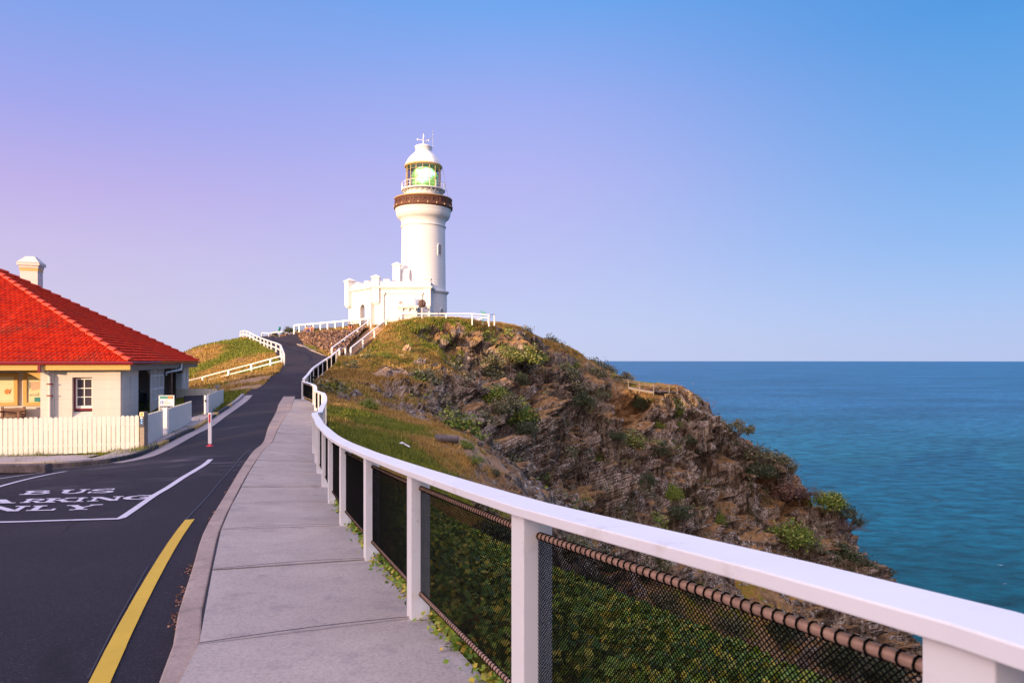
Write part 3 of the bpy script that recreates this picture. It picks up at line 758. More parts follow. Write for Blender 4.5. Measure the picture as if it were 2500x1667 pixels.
# pavement before the picket fence and beside the lane
pv = [p for p in fr if p[1] > 11]
tag(strip(offs(pv, 1.75), offs(pv, .62), .115, M['side'], 'pavement', None, .1), kind='structure')
tag(strip(offs(lane[:40], .9), offs(lane[:40], .155), .112, M['side'], 'lane_pavement', None, .1), kind='structure')

# ------------------------------------------------------------------ road markings
def paint(name, col, thr):
    m, nt, N, L, b = newmat(name); pos = geo_pos(N)
    n1 = nz(N, L, 45, 4, .75, pos); n2 = nz(N, L, 3, 5, .6, pos)
    s = math_(N, L, 'ADD', n1.outputs[0], math_(N, L, 'MULTIPLY', n2.outputs[0], .35))
    f = rmp(N, L, s, [(thr, 0.0), (thr+.06, 1.0)])
    c = rmp(N, L, n2.outputs[0], [(.3, tuple(v*.85 for v in col)), (.7, col)])
    c = mixc(N, L, f, c, (.03,.028,.04)); L.new(c, b.inputs['Base Color']); b.inputs['Roughness'].default_value = .7
    return m
M['pwhite'] = paint('white_road_paint', (.60,.57,.66), .80); M['pyel'] = paint('yellow_road_paint', (.62,.40,.025), .84)
def line(pts, w, mat, name, z=.009):
    pts = dens(pts, .15)
    ww = [w/2*(1+.012*math.sin(i*1.7)) for i in range(len(pts))]
    o = strip(offs(pts, ww), offs(pts, [-v for v in ww]), z, mat, name); tag(o, kind='structure'); return o
def hxy(lst): return [(p.x, p.y) for p in hits(lst)]
yl = hxy([(248,1667),(319,1514),(388,1383),(430,1318),(463,1270)]); _pf = np.polyfit([q[1] for q in yl], [q[0] for q in yl], 2); yl = [(float(np.polyval(_pf, v)), v) for v in np.linspace(yl[0][1], yl[-1][1], 8)]
d0 = Vector(yl[0])-Vector(yl[1]); yl = [tuple(Vector(yl[0])+d0*3)] + yl
line(yl, .105, M['pyel'], 'yellow_edge_line')
wl = hxy([(295,1266),(340,1236),(375,1211),(412,1190),(450,1165),(470,1153),(500,1134),(514,1122)]); line(wl, .105, M['pwhite'], 'bay_side_line')
bl = hxy([(296,1268),(150,1272),(0,1276)]); d0 = Vector(bl[2])-Vector(bl[1]); bl.append(tuple(Vector(bl[2])+d0*3)); line(bl, .09, M['pwhite'], 'bay_end_line')
l3 = hxy([(161,1151),(90,1165),(0,1188)]); l3.append(tuple(Vector(l3[2])+(Vector(l3[2])-Vector(l3[1]))*2)); line(l3, .1, M['pwhite'], 'bay_corner_line')
l4 = hxy([(104,1155),(60,1160),(0,1169)]); l4.append(tuple(Vector(l4[2])+(Vector(l4[2])-Vector(l4[1]))*2)); line(l4, .08, M['pwhite'], 'bay_far_line')

def slab_letters():
    """heavy serif capitals as on the road, in a unit box: strokes as polygons"""
    t = .20; s = .10
    def bar(x0,y0,x1,y1): return [(x0,y0),(x1,y0),(x1,y1),(x0,y1)]
    def dia(x0,y0,x1,y1,w): return [(x0-w/2,y0),(x0+w/2,y0),(x1+w/2,y1),(x1-w/2,y1)]
    def arc(cx,cy,rx,ry,a0,a1,t,ty=None,n=12):
        ty = max(ty or t*.6, .13); q = []
        for i in range(n):
            b0 = R(a0+(a1-a0)*i/n); b1 = R(a0+(a1-a0)*(i+1)/n)
            q.append([(cx+rx*math.cos(b0),cy+ry*math.sin(b0)),(cx+rx*math.cos(b1),cy+ry*math.sin(b1)),(cx+(rx-t)*math.cos(b1),cy+(ry-ty)*math.sin(b1)),(cx+(rx-t)*math.cos(b0),cy+(ry-ty)*math.sin(b0))])
        return q
    def bar(x0,y0,x1,y1):
        if y1-y0 < .13 and x1-x0 > .15:
            if y0 == 0: y1 = .14
            elif y1 == 1: y0 = .86
            else: c = (y0+y1)/2; y0, y1 = c-.065, c+.065
        return [(x0,y0),(x1,y0),(x1,y1),(x0,y1)]
    G = {}
    G['B'] = [bar(.12,0,.34,1), bar(0,0,.62,.12), bar(0,.88,.58,1), bar(.34,.45,.6,.57)] + arc(.58,.74,.32,.26,-90,90,.2,.12) + arc(.62,.29,.38,.29,-90,90,.22,.12)
    G['U'] = [bar(.1,.3,.32,1), bar(.74,.3,.88,1), bar(0,.9,.42,1), bar(.62,.9,1,1)] + arc(.49,.34,.39,.34,180,360,.2,.13)
    G['S'] = arc(.5,.73,.42,.27,30,270,.22,.13) + arc(.5,.27,.44,.27,-150,90,.22,.13) + [bar(.78,.66,.88,1), bar(.06,0,.16,.34)]
    G['P'] = [bar(.12,0,.34,1), bar(0,0,.46,.1), bar(0,.9,.6,1), bar(.34,.4,.6,.5)] + arc(.6,.7,.36,.30,-90,90,.22,.12)
    G['A'] = [dia(.12,0,.5,1,.12), dia(.84,0,.5,1,.24), bar(.26,.28,.72,.38), bar(0,0,.3,.09), bar(.62,0,1,.09)]
    G['R'] = [bar(.12,0,.34,1), bar(0,0,.46,.1), bar(0,.9,.6,1), bar(.34,.42,.6,.52), dia(.86,0,.55,.46,.24), bar(.78,0,1.02,.1)] + arc(.58,.72,.34,.28,-90,90,.22,.12)
    G['K'] = [bar(.12,0,.34,1), bar(0,0,.46,.1), bar(0,.9,.46,1), dia(.4,.42,.82,1,.14), dia(.86,0,.5,.58,.24), bar(.66,0,1.02,.1), bar(.64,.9,1,1)]
    G['I'] = [bar(.22,0,.46,1), bar(.06,0,.62,.1), bar(.06,.9,.62,1)]
    G['N'] = [bar(.1,0,.22,1), bar(.8,0,.92,1), dia(.82,0,.2,1,.26), bar(0,0,.34,.1), bar(.68,.9,1,1), bar(0,.9,.3,1)]
    G['G'] = arc(.52,.5,.48,.5,40,330,.24,.14,20) + [bar(.74,.06,.92,.44), bar(.58,.38,1,.47), bar(.82,.66,.92,.98)]
    G['O'] = arc(.5,.5,.5,.5,0,360,.24,.12,24)
    G['L'] = [bar(.12,0,.34,1), bar(0,.9,.46,1), bar(0,0,.9,.1), bar(.8,0,.92,.34)]
    G['Y'] = [bar(.38,0,.6,.46), bar(.24,0,.74,.1), dia(.49,.42,.16,1,.24), dia(.49,.42,.84,1,.12), bar(0,.9,.34,1), bar(.66,.9,1.02,1)]
    return G
SL = slab_letters()
def word(txt, pl, pr, h, spans, name, zoff):
    """letters stand on the line pl-pr (pixels of the first and last visible baseline point)"""
    a = hitT(*pl); b = hitT(*pr); d = Vector((b.x-a.x, b.y-a.y)); Lw = d.length; d.normalize(); nrm = Vector((-.36, .93)).normalized()
    mb = MB(); k = 0
    for ch, (x0, x1) in zip(txt, spans):
        for poly in SL[ch]:
            pts = []
            for (u, v) in poly:
                s = (x0+(x1-x0)*u)*Lw; q = Vector((a.x, a.y))+d*s+nrm*(v*h); pts.append(q)
            z = T([q.x for q in pts], [q.y for q in pts])
            k = (k+1) % 12
            mb.add([(q.x, q.y, z[i]+.006+.0004*k) for i, q in enumerate(pts)], [tuple(range(len(pts)))])
    tag(mb.build(name, M['pwhite']), kind='structure')
# BUS / PARKING / ONLY, running out of the frame on the left
word('BUS', (46,1209), (279,1204), .40, [(0,.31),(.40,.70),(.70,1.0)], 'bus_lettering', 0)
word('PARKING', (0,1231), (366,1219), .37, [(-.50,-.22),(-.20,.10),(.13,.28),(.27,.48),(.48,.60),(.58,.80),(.80,1.01)], 'parking_lettering', 0)
word('ONLY', (0,1249), (222,1245), .44, [(-.75,-.35),(-.28,.24),(.28,.62),(.66,1.06)], 'only_lettering', 0)

# tar seam running up the lane near the kerb
M['tar'] = pmat('tar_seam', (.006,.006,.009), .5)
sm_ = hxy([(452,1272),(490,1232),(530,1185),(570,1140),(610,1098)]); line(sm_, .022, M['tar'], 'tar_seam', .0075)
sm_ = hxy([(228,1667),(300,1514),(368,1385)]); sm_ = [(x-.03, y) for x, y in sm_]; line(sm_, .012, M['tar'], 'tar_crack', .0075)
# ------------------------------------------------------------------ fences
def wire_panel(a, b, h0, h1, cell, r, mb):
    """diamond wire between ground points a and b, from h0 to h1 above them"""
    a = Vector(a); b = Vector(b); L_ = math.hypot(b.x-a.x, b.y-a.y); H = h1-h0
    d = Vector((b.x-a.x, b.y-a.y, 0))/L_; nrm = Vector((-d.y, d.x, 0)); sz = (b.z-a.z)/L_
    def pt(s, t, o): return a + d*s + Vector((0,0,h0+t+sz*s)) + nrm*o
    for fam in (1, -1):
        k0 = -H if fam == 1 else 0; k1 = L_ if fam == 1 else L_+H
        k = k0 + cell/2
        while k < k1:
            # s = k + fam*t
            if fam == 1: t0 = max(0, -k); t1_ = min(H, L_-k)
            else: t0 = max(0, k-L_); t1_ = min(H, k)
            if t1_-t0 > .005:
                s0 = k+fam*t0; s1 = k+fam*t1_; o = fam*r*.6
                p, q = pt(s0, t0, o), pt(s1, t1_, o)
                ax = (q-p).normalized(); u = ax.cross(nrm)
                vs = []
                for c in (p, q): vs += [c+nrm*r, c-nrm*r*.5+u*r*.87, c-nrm*r*.5-u*r*.87]
                mb.add(vs, [(0,1,4,3),(1,2,5,4),(2,0,3,5)], True)
            k += cell
def pipe_rings(a, b, r, step, mb):
    a = Vector(a); b = Vector(b); L_ = (b-a).length; n = int(L_/step)
    for i in range(n):
        c = a.lerp(b, (i+.5)/n); d = (b-a).normalized(); d = (d + Vector((0,0,.18))*random.uniform(-.3,1)).normalized()
        u = d.cross(Vector((0,0,1))).normalized(); w = u.cross(d)
        n1 = 8; pts = [c+(u*math.cos(2*math.pi*j/n1)+w*math.sin(2*math.pi*j/n1))*(r+.0022) for j in range(n1+1)]
        mb.tube(pts, .0026, 4, caps=False)
def fence(name, label, xy, H, zoff=.1, rw=.15, rh=.045, pw=.12, panel=None, lower=None, mat='white', rmat=None, step=.4, zs=None, cat='fence', group=None, bev=.006, capH=None, pz=.25, skip_post=()):
    zz = zs if zs is not None else [t1(x, y)+zoff for x, y in xy]
    base = [Vector((x, y, z)) for (x, y), z in zip(xy, zz)]
    root = thing(name, label, cat, base[len(base)//3], 0, group)
    # rail follows the post tops smoothly
    rp = []
    if step:
        dd = dens(xy, step); cum_ = [0]
        for i in range(1, len(xy)): cum_.append(cum_[-1]+(Vector(xy[i])-Vector(xy[i-1])).length)
        s = 0; prev = None
        for q in dd:
            if prev: s += math.hypot(q[0]-prev[0], q[1]-prev[1])
            prev = q; rp.append(Vector((q[0], q[1], float(np.interp(s, cum_, zz))+H)))
    else: rp = [b_+Vector((0,0,H)) for b_ in base]
    MB().sweep(rp, rw, rh).build('rail', M[rmat or mat], root, bevel=bev)
    if lower:
        for (lh, lw, lt) in lower:
            MB().sweep([p+Vector((0,0,lh-H)) for p in rp], lw, lt).build('lower_rail', M[rmat or mat], root)
    for i, b_ in enumerate(base):
        if i in skip_post: continue
        a = base[max(i-1,0)]; c = base[min(i+1,len(base)-1)]; ang = math.atan2(c.y-a.y, c.x-a.x)
        MB().box(b_+Vector((0,0,(H-rh-pz)/2)), (pw, pw, H-rh+pz-.001), ang).build('post', M[mat], root, bevel=bev)
    if panel:
        for i in range(len(base)-1):
            a, b_ = base[i], base[i+1]; d = (b_-a).normalized()*(pw/2)
            cell = panel[0]*.72 if a.y < 2.5 else panel[0] if a.y < 8 else panel[0]*(1.5 if a.y < 20 else 2.4); r = panel[1]*.86 if a.y < 2.5 else panel[1]*.8 if a.y < 8 else panel[1]*(1.5 if a.y < 20 else 2.6)
            mb = MB(); wire_panel(a+d, b_-d, panel[2], panel[3], cell, r, mb)
            wp = mb.build('mesh_panel', M['wire'], root)
            for hh, nm in ((panel[3], 'top_pipe'), (panel[2], 'bottom_pipe')):
                A = a+d+Vector((0,0,hh)); B = b_-d+Vector((0,0,hh))
                pp = MB().tube([A, B], .0125, 10).build(nm, M['pipe'], wp)
                if a.y < 12:
                    mb = MB(); pipe_rings(A, B, .0125, .032, mb); mb.build('tie_wire', M['wire'], wp)
    return root
# the long clifftop fence in front, and its run up the lane
fence('clifftop_fence', 'long white railing with black wire mesh curving along the concrete footpath', FENCE_N, .925, .1, mat='postpaint', rmat='rail', rh=.036, panel=(.0205, .0021, .16, .815), bev=.004)
fence('lane_fence', 'straight white railing with dark mesh climbing beside the lane to the foot of the stairs', FENCE_R[1:], 1.03, .04, step=0, zs=[a[2] for a in FRY[1:]], panel=(.022,.002,.1,.86), rw=.16, rh=.06)
# link between the two at the corner post is the last post of the near fence
def pz_(lst): return [(p.x, p.y) for p in lst], [p.z for p in lst]
# left, lower paddock fence
pl = [P(365,978,60), P(430,961,61), P(494,944,62), P(558,927,62), P(614,912.5,62), P(661,900,61.5), P(689,893,60)]
xy, zs = pz_(pl)
fence('paddock_rail_fence', 'white two-rail fence sloping up behind the cottage to the lane edge', xy, .93, zs=zs, step=0, rw=.12, rh=.09, pw=.16, lower=[(.52,.05,.10)])
xy, zs = pz_([P(*a) for a in UF])
fence('lane_edge_fence', 'white two-rail fence following the left edge of the lane up to the crest', xy, 1.0, zs=zs, step=0, rw=.13, rh=.11, pw=.16, lower=[(.52,.05,.12)])
# far low rail at the crest
xy, zs = pz_([P(640,822,99), P(657,823,98), P(700,818,95), P(729,818.5,90)])
fence('low_crest_rail', 'low white single rail at the crest beside the dark shrubs', xy, .62, zs=zs, step=0, rw=.10, rh=.10, pw=.17, bev=0)
# terrace fence over the stone bank
zt = lambda y0, Y: (EY-y0)/FPX*Y
tp = [(718,814.5,86),(731,813,85.8),(747,812,85.6),(765,810.5,85.4),(782.6,809,85.2),(800,807.5,85),(818.7,806,84.8),(838,804,84.6),(858,802,84.4),(879.6,800,84.2),(898,798,84)]
xy, zs = pz_([P(*t) for t in tp])
fence('terrace_mesh_fence', 'white railing with mesh above the brown stone bank left of the lighthouse', xy, 1.12, zs=zs, step=0, rw=.14, rh=.17, pw=.16, panel=(.03,.0016,.15,.9))
# fence in front of the lighthouse, along the hill crest
tp = [(942,790,82.3),(980,790,82.4),(1030,789,82.6),(1089,789,82.8),(1152.6,789,83),(1194,792,83.2),(1207,790,86)]
xy, zs = pz_([P(*t) for t in tp])
fence('hilltop_fence', 'white railing along the grassy hilltop in front of the lighthouse', xy, 1.22, zs=zs, step=0, rw=.14, rh=.13, pw=.15, lower=[(.86,.03,.05)])
xy, zs = pz_([P(1157,789,88), P(1170,789,87.2), P(1192,785,86.2)])
fence('ramp_rail', 'short white ramp rail behind the green viewer at the hilltop end', xy, .62, zs=zs, step=0, rw=.10, rh=.10, pw=.12, bev=0)
xy, zs = pz_([P(1236,806,97), P(1254,808,96), P(1269,811,95.5), P(1281,811,98)])
fence('viewpoint_rail', 'small white railing peeping over the right shoulder of the hilltop', xy, .85, zs=zs, step=0, rw=.12, rh=.07, pw=.13, lower=[(.62,.04,.05)], bev=0)
# timber lookout on the spur
lk_ = [(1462,931,99),(1493.6,934,98),(1534,941,97),(1561,951,96.5),(1595.6,957,96),(1634,955,96.5),(1653,954,97)]
tops = [921,924,926.5,932,938,939,940]
root = thing('lookout_platform', 'weathered timber lookout rail on the low spur above the sea', 'lookout', P(1595.6,957,96))
top = [P(a, t, Y) for (a, b_, Y), t in zip(lk_, tops)]
MB().sweep(top, .14, .07).build('rail', M['timber'], root)
MB().sweep([p-Vector((0,0,.27)) for p in top], .06, .08).build('lower_rail', M['timber'], root)
for p, (a, b_, Y) in list(zip(top, lk_))[1:]:
    MB().box((p.x, p.y, (p.z-.1+P(a,b_,Y).z-.5)/2), (.11,.11, p.z-.1-P(a,b_,Y).z+.5)).build('post', M['timber'], root)
bk = [P(1597,937,98.5), P(1655,938.5,99.5)]
MB().sweep(bk, .12, .1).build('rail', M['darktimber'], root)
for q in bk + [bk[0].lerp(bk[1], .5)]: MB().box(q-Vector((0,0,.6)), (.12,.12,1.1)).build('post', M['darktimber'], root)
dk = [Vector((p.x, p.y, p.z-1.02)) for p in top[2:]]
mb = MB()
vs = []; 
for p in dk: vs += [p, p+Vector((.4,2.2,.0))]
mb.add(vs, [(2*i,2*i+1,2*i+3,2*i+2) for i in range(len(dk)-1)]); mb.build('deck', M['timber'], root)
MB().sweep([p-Vector((0,.02,.0)) for p in dk[:3]], .05, .30).build('skirting', M['timber'], root)
mb = MB()
for i in range(2, len(top)-1): wire_panel(top[i]-Vector((0,0,1.0)), top[i+1]-Vector((0,0,1.0)), .05, .66, .06, .004, mb)
mb.build('mesh_panel', M['wire'], root)

# ------------------------------------------------------------------ stairs
SB = P(833,873,67.5); ST = P(924,799.5,82.3)
def stairs():
    root = thing('staircase', 'straight sandy stairs with white handrails climbing the hill to the lighthouse', 'stairs', SB)
    d = Vector((ST.x-SB.x, ST.y-SB.y, 0)); L_ = d.length; d.normalize(); sd = Vector((d.y, -d.x, 0)); ang = math.atan2(d.y, d.x)
    n = 26; rise = (ST.z-SB.z)/n; run = L_/n; mb = MB()
    for i in range(n):
        c = SB + d*(run*(i+.5)); z = SB.z+rise*(i+1)
        mb.box((c.x, c.y, z-.45), (run+.03, 1.75, .9+.002*(i % 2)), ang)
    M['step'] = concrete('sandy_step', (.40,.25,.15), (.58,.38,.23), 2, (.2,.12,.08), (.55,.75), .5)
    mb.build('steps', M['step'], root)
    for s_, nm in ((-1,'l'),(1,'r')):
        a = SB+sd*(.95*s_); b_ = ST+sd*(.95*s_)
        pts = [a.lerp(b_, t) for t in (0, .30, .62, 1)]
        MB().sweep([p+Vector((0,0,1.0)) for p in pts], .13, .10).build('handrail', M['white'], root)
        MB().tube([p+Vector((0,0,.62)) for p in pts], .025, 6).build('lower_pipe', M['steel'], root)
        for p in pts: MB().box(p+Vector((0,0,.32)), (.15,.15,1.15), ang).build('post', M['white'], root)
stairs()
pe = Vector((FENCE_R[-1][0], FENCE_R[-1][1], 0))
xy = [(-15.9,61.8),(-16.3,64.5),(-16.2,66.4)]; 
fence('stair_foot_fence', 'short white rail joining the lane fence to the foot of the stairs', xy, 1.0, zs=[FRY[-1][2], SB.z-.1, SB.z], step=0, rw=.14, rh=.07, pw=.14)

# ------------------------------------------------------------------ stone bank beside the lane
def stone_bank():
    m, nt, N, L, b = newmat('rubble_stone'); pos = geo_pos(N)
    v = N.new('ShaderNodeTexVoronoi'); v.inputs['Scale'].default_value = 3.2; L.new(pos, v.inputs['Vector'])
    v2 = N.new('ShaderNodeTexVoronoi'); v2.feature = 'DISTANCE_TO_EDGE'; v2.inputs['Scale'].default_value = 3.2; L.new(pos, v2.inputs['Vector'])
    c = rmp(N, L, v.outputs['Color'], [(0,(.10,.05,.03)),(.35,(.22,.115,.07)),(.7,(.34,.19,.12)),(1,(.55,.38,.26))])
    e = rmp(N, L, v2.outputs[0], [(.02,.22),(.14,1.0)]); c = mixc(N, L, 1.0, c, e, 'MULTIPLY')
    L.new(c, b.inputs['Base Color']); b.inputs['Roughness'].default_value = .95
    bump(N, L, b, v2.outputs[0], 1.0, .25)
    bot = [P(682,824.5,97), P(715,833,88), P(740,843,80), P(770,855,73.5), P(802,868,67.5), P(826,876,64.2)]
    top = [P(690,818,97), P(720,814.5,87.5), P(752,810,86.6), P(790,806.5,85.8), P(840,803,85), P(905,799,84.4)]
    # resample
    def rs(pl, n):
        cum_ = [0]
        for i in range(1, len(pl)): cum_.append(cum_[-1]+(pl[i]-pl[i-1]).length)
        return [Vector(tuple(float(np.interp(cum_[-1]*t/n, cum_, [q[k] for q in pl])) for k in range(3))) for t in range(n+1)]
    nu, nv = 150, 60; B = rs(bot, nu); Tp = rs(top, nu); vs = []; pp = []
    for i in range(nu+1):
        for j in range(nv+1): 
            t = j/nv; p = B[i].lerp(Tp[i], t); p.z += .55*math.sin(math.pi*t)*(.4+.6*i/nu); pp.append(p)
    A = np.array([tuple(p) for p in pp])
    cell = np.abs(noise3(A*2.6))+.5*np.abs(noise3(A*5.1+3)); n4 = fbm(A*.5, 3)
    A[:,2] += .45*(cell-.3)+.3*n4; A[:,1] -= .5*(cell-.3); A[:,0] += .2*fbm(A*3+8, 2)
    idx = np.arange((nu+1)*(nv+1)).reshape(nu+1, nv+1)
    f = np.stack([idx[:-1,:-1].ravel(), idx[1:,:-1].ravel(), idx[1:,1:].ravel(), idx[:-1,1:].ravel()], 1)
    o = np_mesh('stone_bank', A, f, m, False); tag(o, 'sloping bank of brown rubble stones between the lane and the terrace', 'stone bank')
    kb = [p+Vector((-.25,-.45,.0)) for p in B]
    o = MB().sweep([q+Vector((0,0,.10)) for q in kb[::6]], .38, .35).build('bank_kerb', M['kerb']); tag(o, kind='structure')
stone_bank()

# ------------------------------------------------------------------ lighthouse
def masonry(name, col, sx=1.2, sz=.45, var=.03, dirt=None):
    m, nt, N, L, b = newmat(name); pos = geo_pos(N)
    n1 = nz(N, L, .7, 6, .6, pos)
    c = rmp(N, L, n1.outputs[0], [(.3, tuple(v*(1-var) for v in col)), (.7, tuple(min(1,v*(1+var)) for v in col))])
    sp = N.new('ShaderNodeSeparateXYZ'); L.new(pos, sp.inputs[0])
    fr_ = math_(N, L, 'FRACT', math_(N, L, 'DIVIDE', sp.outputs['Z'], sz))
    j = rmp(N, L, fr_, [(0.0, 0.0), (.05, 1.0), (.95, 1.0), (1.0, 0.0)])
    c = mixc(N, L, math_(N, L, 'SUBTRACT', 1.0, math_(N, L, 'MULTIPLY', j, 1.0)), c, tuple(v*.86 for v in col))
    if dirt:
        mp = N.new('ShaderNodeMapping'); mp.inputs['Scale'].default_value = (2,2,.35); L.new(pos, mp.inputs[0])
        n2 = nz(N, L, 1.3, 6, .7, mp.outputs[0]); f = rmp(N, L, n2.outputs[0], [(.55,0.0),(.8,.6)]); c = mixc(N, L, f, c, dirt)
    L.new(c, b.inputs['Base Color']); b.inputs['Roughness'].default_value = .6; b.inputs['Specular IOR Level'].default_value = .3
    bump(N, L, b, j, .25, .015); return m
M['tower'] = masonry('tower_whitewash', (.70,.68,.67), dirt=(.66,.62,.58))
M['brown'] = pmat('brown_band', (.13,.045,.02), .7, .3, 5, 30, .4, .02, col2=(.06,.022,.012), thr=(.45,.65))
M['brownd'] = pmat('brown_recess', (.055,.022,.014), .8)
M['gild'] = pmat('ochre_trim', (.50,.36,.16), .6)
LX, LY = P(1033.7, 0, 90).x, 90.0
K = 90/FPX
def zy(y): return (EY-y)*K
def ring_mb(c, R_, r, n=48, tilt=None):
    pts = [(c[0]+R_*math.cos(2*math.pi*j/n), c[1]+R_*math.sin(2*math.pi*j/n), c[2]) for j in range(n+1)]
    return MB().tube(pts, r, 6, caps=False)
def lighthouse():
    rt = thing('lighthouse', 'tall round white lighthouse with brown band, glowing green lamp and white dome', 'lighthouse', (LX, LY, 4.0))
    c = (LX, LY, 0)
    MB().lathe(c, [(3.08,1.0),(3.08,zy(717.5))], 72).build('lower_drum', M['tower'], rt)
    MB().lathe(c, [(3.05,zy(719.5)),(3.22,zy(718)),(3.36,zy(714.5)),(3.36,zy(712.8)),(3.12,zy(711)),(2.9,zy(710.6))], 72).build('string_course', M['tower'], rt)
    MB().lathe(c, [(2.92,zy(712)),(2.90,zy(660)),(2.86,zy(600)),(2.84,zy(557))], 72).build('shaft', M['tower'], rt)
    MB().lathe(c, [(2.84,zy(557.5)),(2.95,zy(556.5)),(2.99,zy(555)),(2.95,zy(553.3)),(2.86,zy(552.5))], 72).build('astragal', M['tower'], rt)
    MB().lathe(c, [(2.85,zy(553.2)),(2.87,zy(546)),(2.95,zy(541)),(3.1,zy(537.5)),(3.28,zy(535.5)),(3.42,zy(532)),(3.5,zy(528)),(3.56,zy(524)),(3.58,zy(519)),(3.66,zy(516.5)),(3.66,zy(512)),(3.4,zy(511))], 72).build('cornice', M['tower'], rt)
    par = MB().lathe(c, [(3.5,zy(513)),(3.80,zy(513)),(3.84,zy(510)),(3.80,zy(506)),(3.70,zy(504)),(3.68,zy(494)),(3.74,zy(492)),(3.78,zy(490)),(3.78,zy(487.5)),(3.3,zy(486.5))], 72).build('parapet', M['brown'], rt)
    n = 20
    for k in range(n):
        a = 2*math.pi*k/n+.12
        ax = (Vector((-math.sin(a), math.cos(a), 0)), Vector((math.cos(a), math.sin(a), 0)), Vector((0,0,1)))
        def pos_(off, rr, z): return (LX+math.cos(a+off)*rr, LY+math.sin(a+off)*rr, z)
        MB().box(pos_(0, 3.71, zy(499)), (.16,.12,zy(494.5)-zy(503.5)), axes=ax).build('pilaster', M['brown'], par)
        mb = MB()
        for o_ in (.09, .225):
            aa = a+o_; ax2 = (Vector((-math.sin(aa), math.cos(aa), 0)), Vector((math.cos(aa), math.sin(aa), 0)), Vector((0,0,1)))
            mb.box((LX+math.cos(aa)*3.67, LY+math.sin(aa)*3.67, zy(498.5)), (.26,.06,.27), axes=ax2)
        mb.build('recess', M['brownd'], par)
        MB().ball(pos_(.157, 3.82, zy(508)), .11, 8, 6).build('boss', M['gild'], par)
    ring_mb((LX,LY,zy(489)), 3.74, .075).build('coping', M['gild'], par)
    MB().lathe(c, [(2.3,zy(489)),(2.3,zy(466))], 60).build('watch_room', M['tower'], rt)
    gal = MB().lathe(c, [(2.2,zy(468)),(2.84,zy(468)),(2.88,zy(467)),(2.88,zy(465.5)),(2.2,zy(464.5))], 60).build('gallery', M['white'], rt)
    for k in range(24):
        a = 2*math.pi*k/24; d = Vector((math.cos(a), math.sin(a), 0)); p = Vector((LX,LY,0))
        mb = MB(); mb.beam(p+d*2.32+Vector((0,0,zy(474))), p+d*2.72+Vector((0,0,zy(468.5))), .05, .07); mb.build('bracket', M['white'], gal)
    rl = ring_mb((LX,LY,zy(450)), 2.84, .028).build('gallery_rail', M['white'], rt)
    for k in range(20):
        a = 2*math.pi*k/20+.1
        MB().tube([(LX+2.84*math.cos(a),LY+2.84*math.sin(a),zy(466)), (LX+2.84*math.cos(a),LY+2.84*math.sin(a),zy(450))], .03, 6).build('baluster', M['white'], rl)
    ring_mb((LX,LY,zy(458)), 2.84, .015).build('mid_rail', M['white'], rl)
    # lantern
    g, nt, N, L, b = newmat('lantern_glass'); N.remove(b)
    tr = N.new('ShaderNodeBsdfTransparent'); tr.inputs[0].default_value = (.55,.52,.60,1); gl = N.new('ShaderNodeBsdfGlossy'); gl.inputs['Roughness'].default_value = .05
    gl.inputs[0].default_value = (.8,.8,.85,1); mx = N.new('ShaderNodeMixShader'); mx.inputs[0].default_value = .05
    L.new(tr.outputs[0], mx.inputs[1]); L.new(gl.outputs[0], mx.inputs[2]); L.new(mx.outputs[0], N['Material Output'].inputs[0])
    lan = MB().lathe(c, [(2.22,zy(467)),(2.22,zy(409))], 16, R(5), R(5)+2*math.pi, smooth=False).build('lantern_glass', g, rt)
    for k in range(16):
        a = 2*math.pi*k/16+R(5)
        MB().beam((LX+2.24*math.cos(a),LY+2.24*math.sin(a),zy(467)), (LX+2.24*math.cos(a)+.001,LY+2.24*math.sin(a),zy(409)), .06, .07).build('glazing_bar', M['gild'], lan)
    for y in (420, 444): ring_mb((LX,LY,zy(y)), 2.235, .025, 16*3).build('glazing_ring', M['gild'], lan)
    em, nt, N, L, b = newmat('lamp_lens'); pos = geo_pos(N); v = nz(N, L, .75, 3, .5, pos, .6)
    sp = N.new('ShaderNodeSeparateXYZ'); L.new(pos, sp.inputs[0])
    dd = N.new('ShaderNodeVectorMath'); dd.operation = 'DISTANCE'; L.new(pos, dd.inputs[0]); dd.inputs[1].default_value = (LX+.35, LY-1.5, zy(434))
    ds = math_(N, L, 'ADD', math_(N, L, 'MULTIPLY', dd.outputs['Value'], .42), math_(N, L, 'MULTIPLY', math_(N, L, 'SUBTRACT', v.outputs[0], .5), 1.5))
    cc = rmp(N, L, ds, [(.14,(1.6,1.9,1.8)),(.36,(.95,1.6,1.15)),(.50,(.62,1.3,.22)),(.68,(.36,.85,.04)),(.92,(.05,.28,.10))])
    b.inputs['Base Color'].default_value = (.2,.3,.2,1); L.new(cc, b.inputs['Emission Color']); b.inputs['Emission Strength'].default_value = 1.0
    b.inputs['Roughness'].default_value = .15
    le = MB()
    prof = []
    ys = [466,462,456,450,444,438,432,426,420,415,412]
    rr = [.9,1.35,1.55,1.66,1.72,1.74,1.72,1.62,1.42,1.1,.5]
    for y, r_ in zip(ys, rr): prof += [(r_, zy(y)), (r_+.05, zy(y-1.5)), (r_-.03, zy(y-3))]
    le.lathe((LX+.16,LY,0), prof, 32).build('lamp_lens', em, rt)
    MB().lathe(c, [(2.0,zy(411)),(2.40,zy(410.5)),(2.50,zy(409)),(2.50,zy(407)),(2.36,zy(405)),(2.2,zy(404.5))], 60).build('eave', M['gild'], rt)
    dome = [(2.34,zy(406)),(2.28,zy(401)),(2.18,zy(397)),(2.0,zy(391)),(1.78,zy(385.5)),(1.5,zy(380)),(1.22,zy(375.5)),(1.08,zy(372.5)),(1.0,zy(371))]
    dm = MB().lathe(c, dome, 60).build('dome', M['white'], rt)
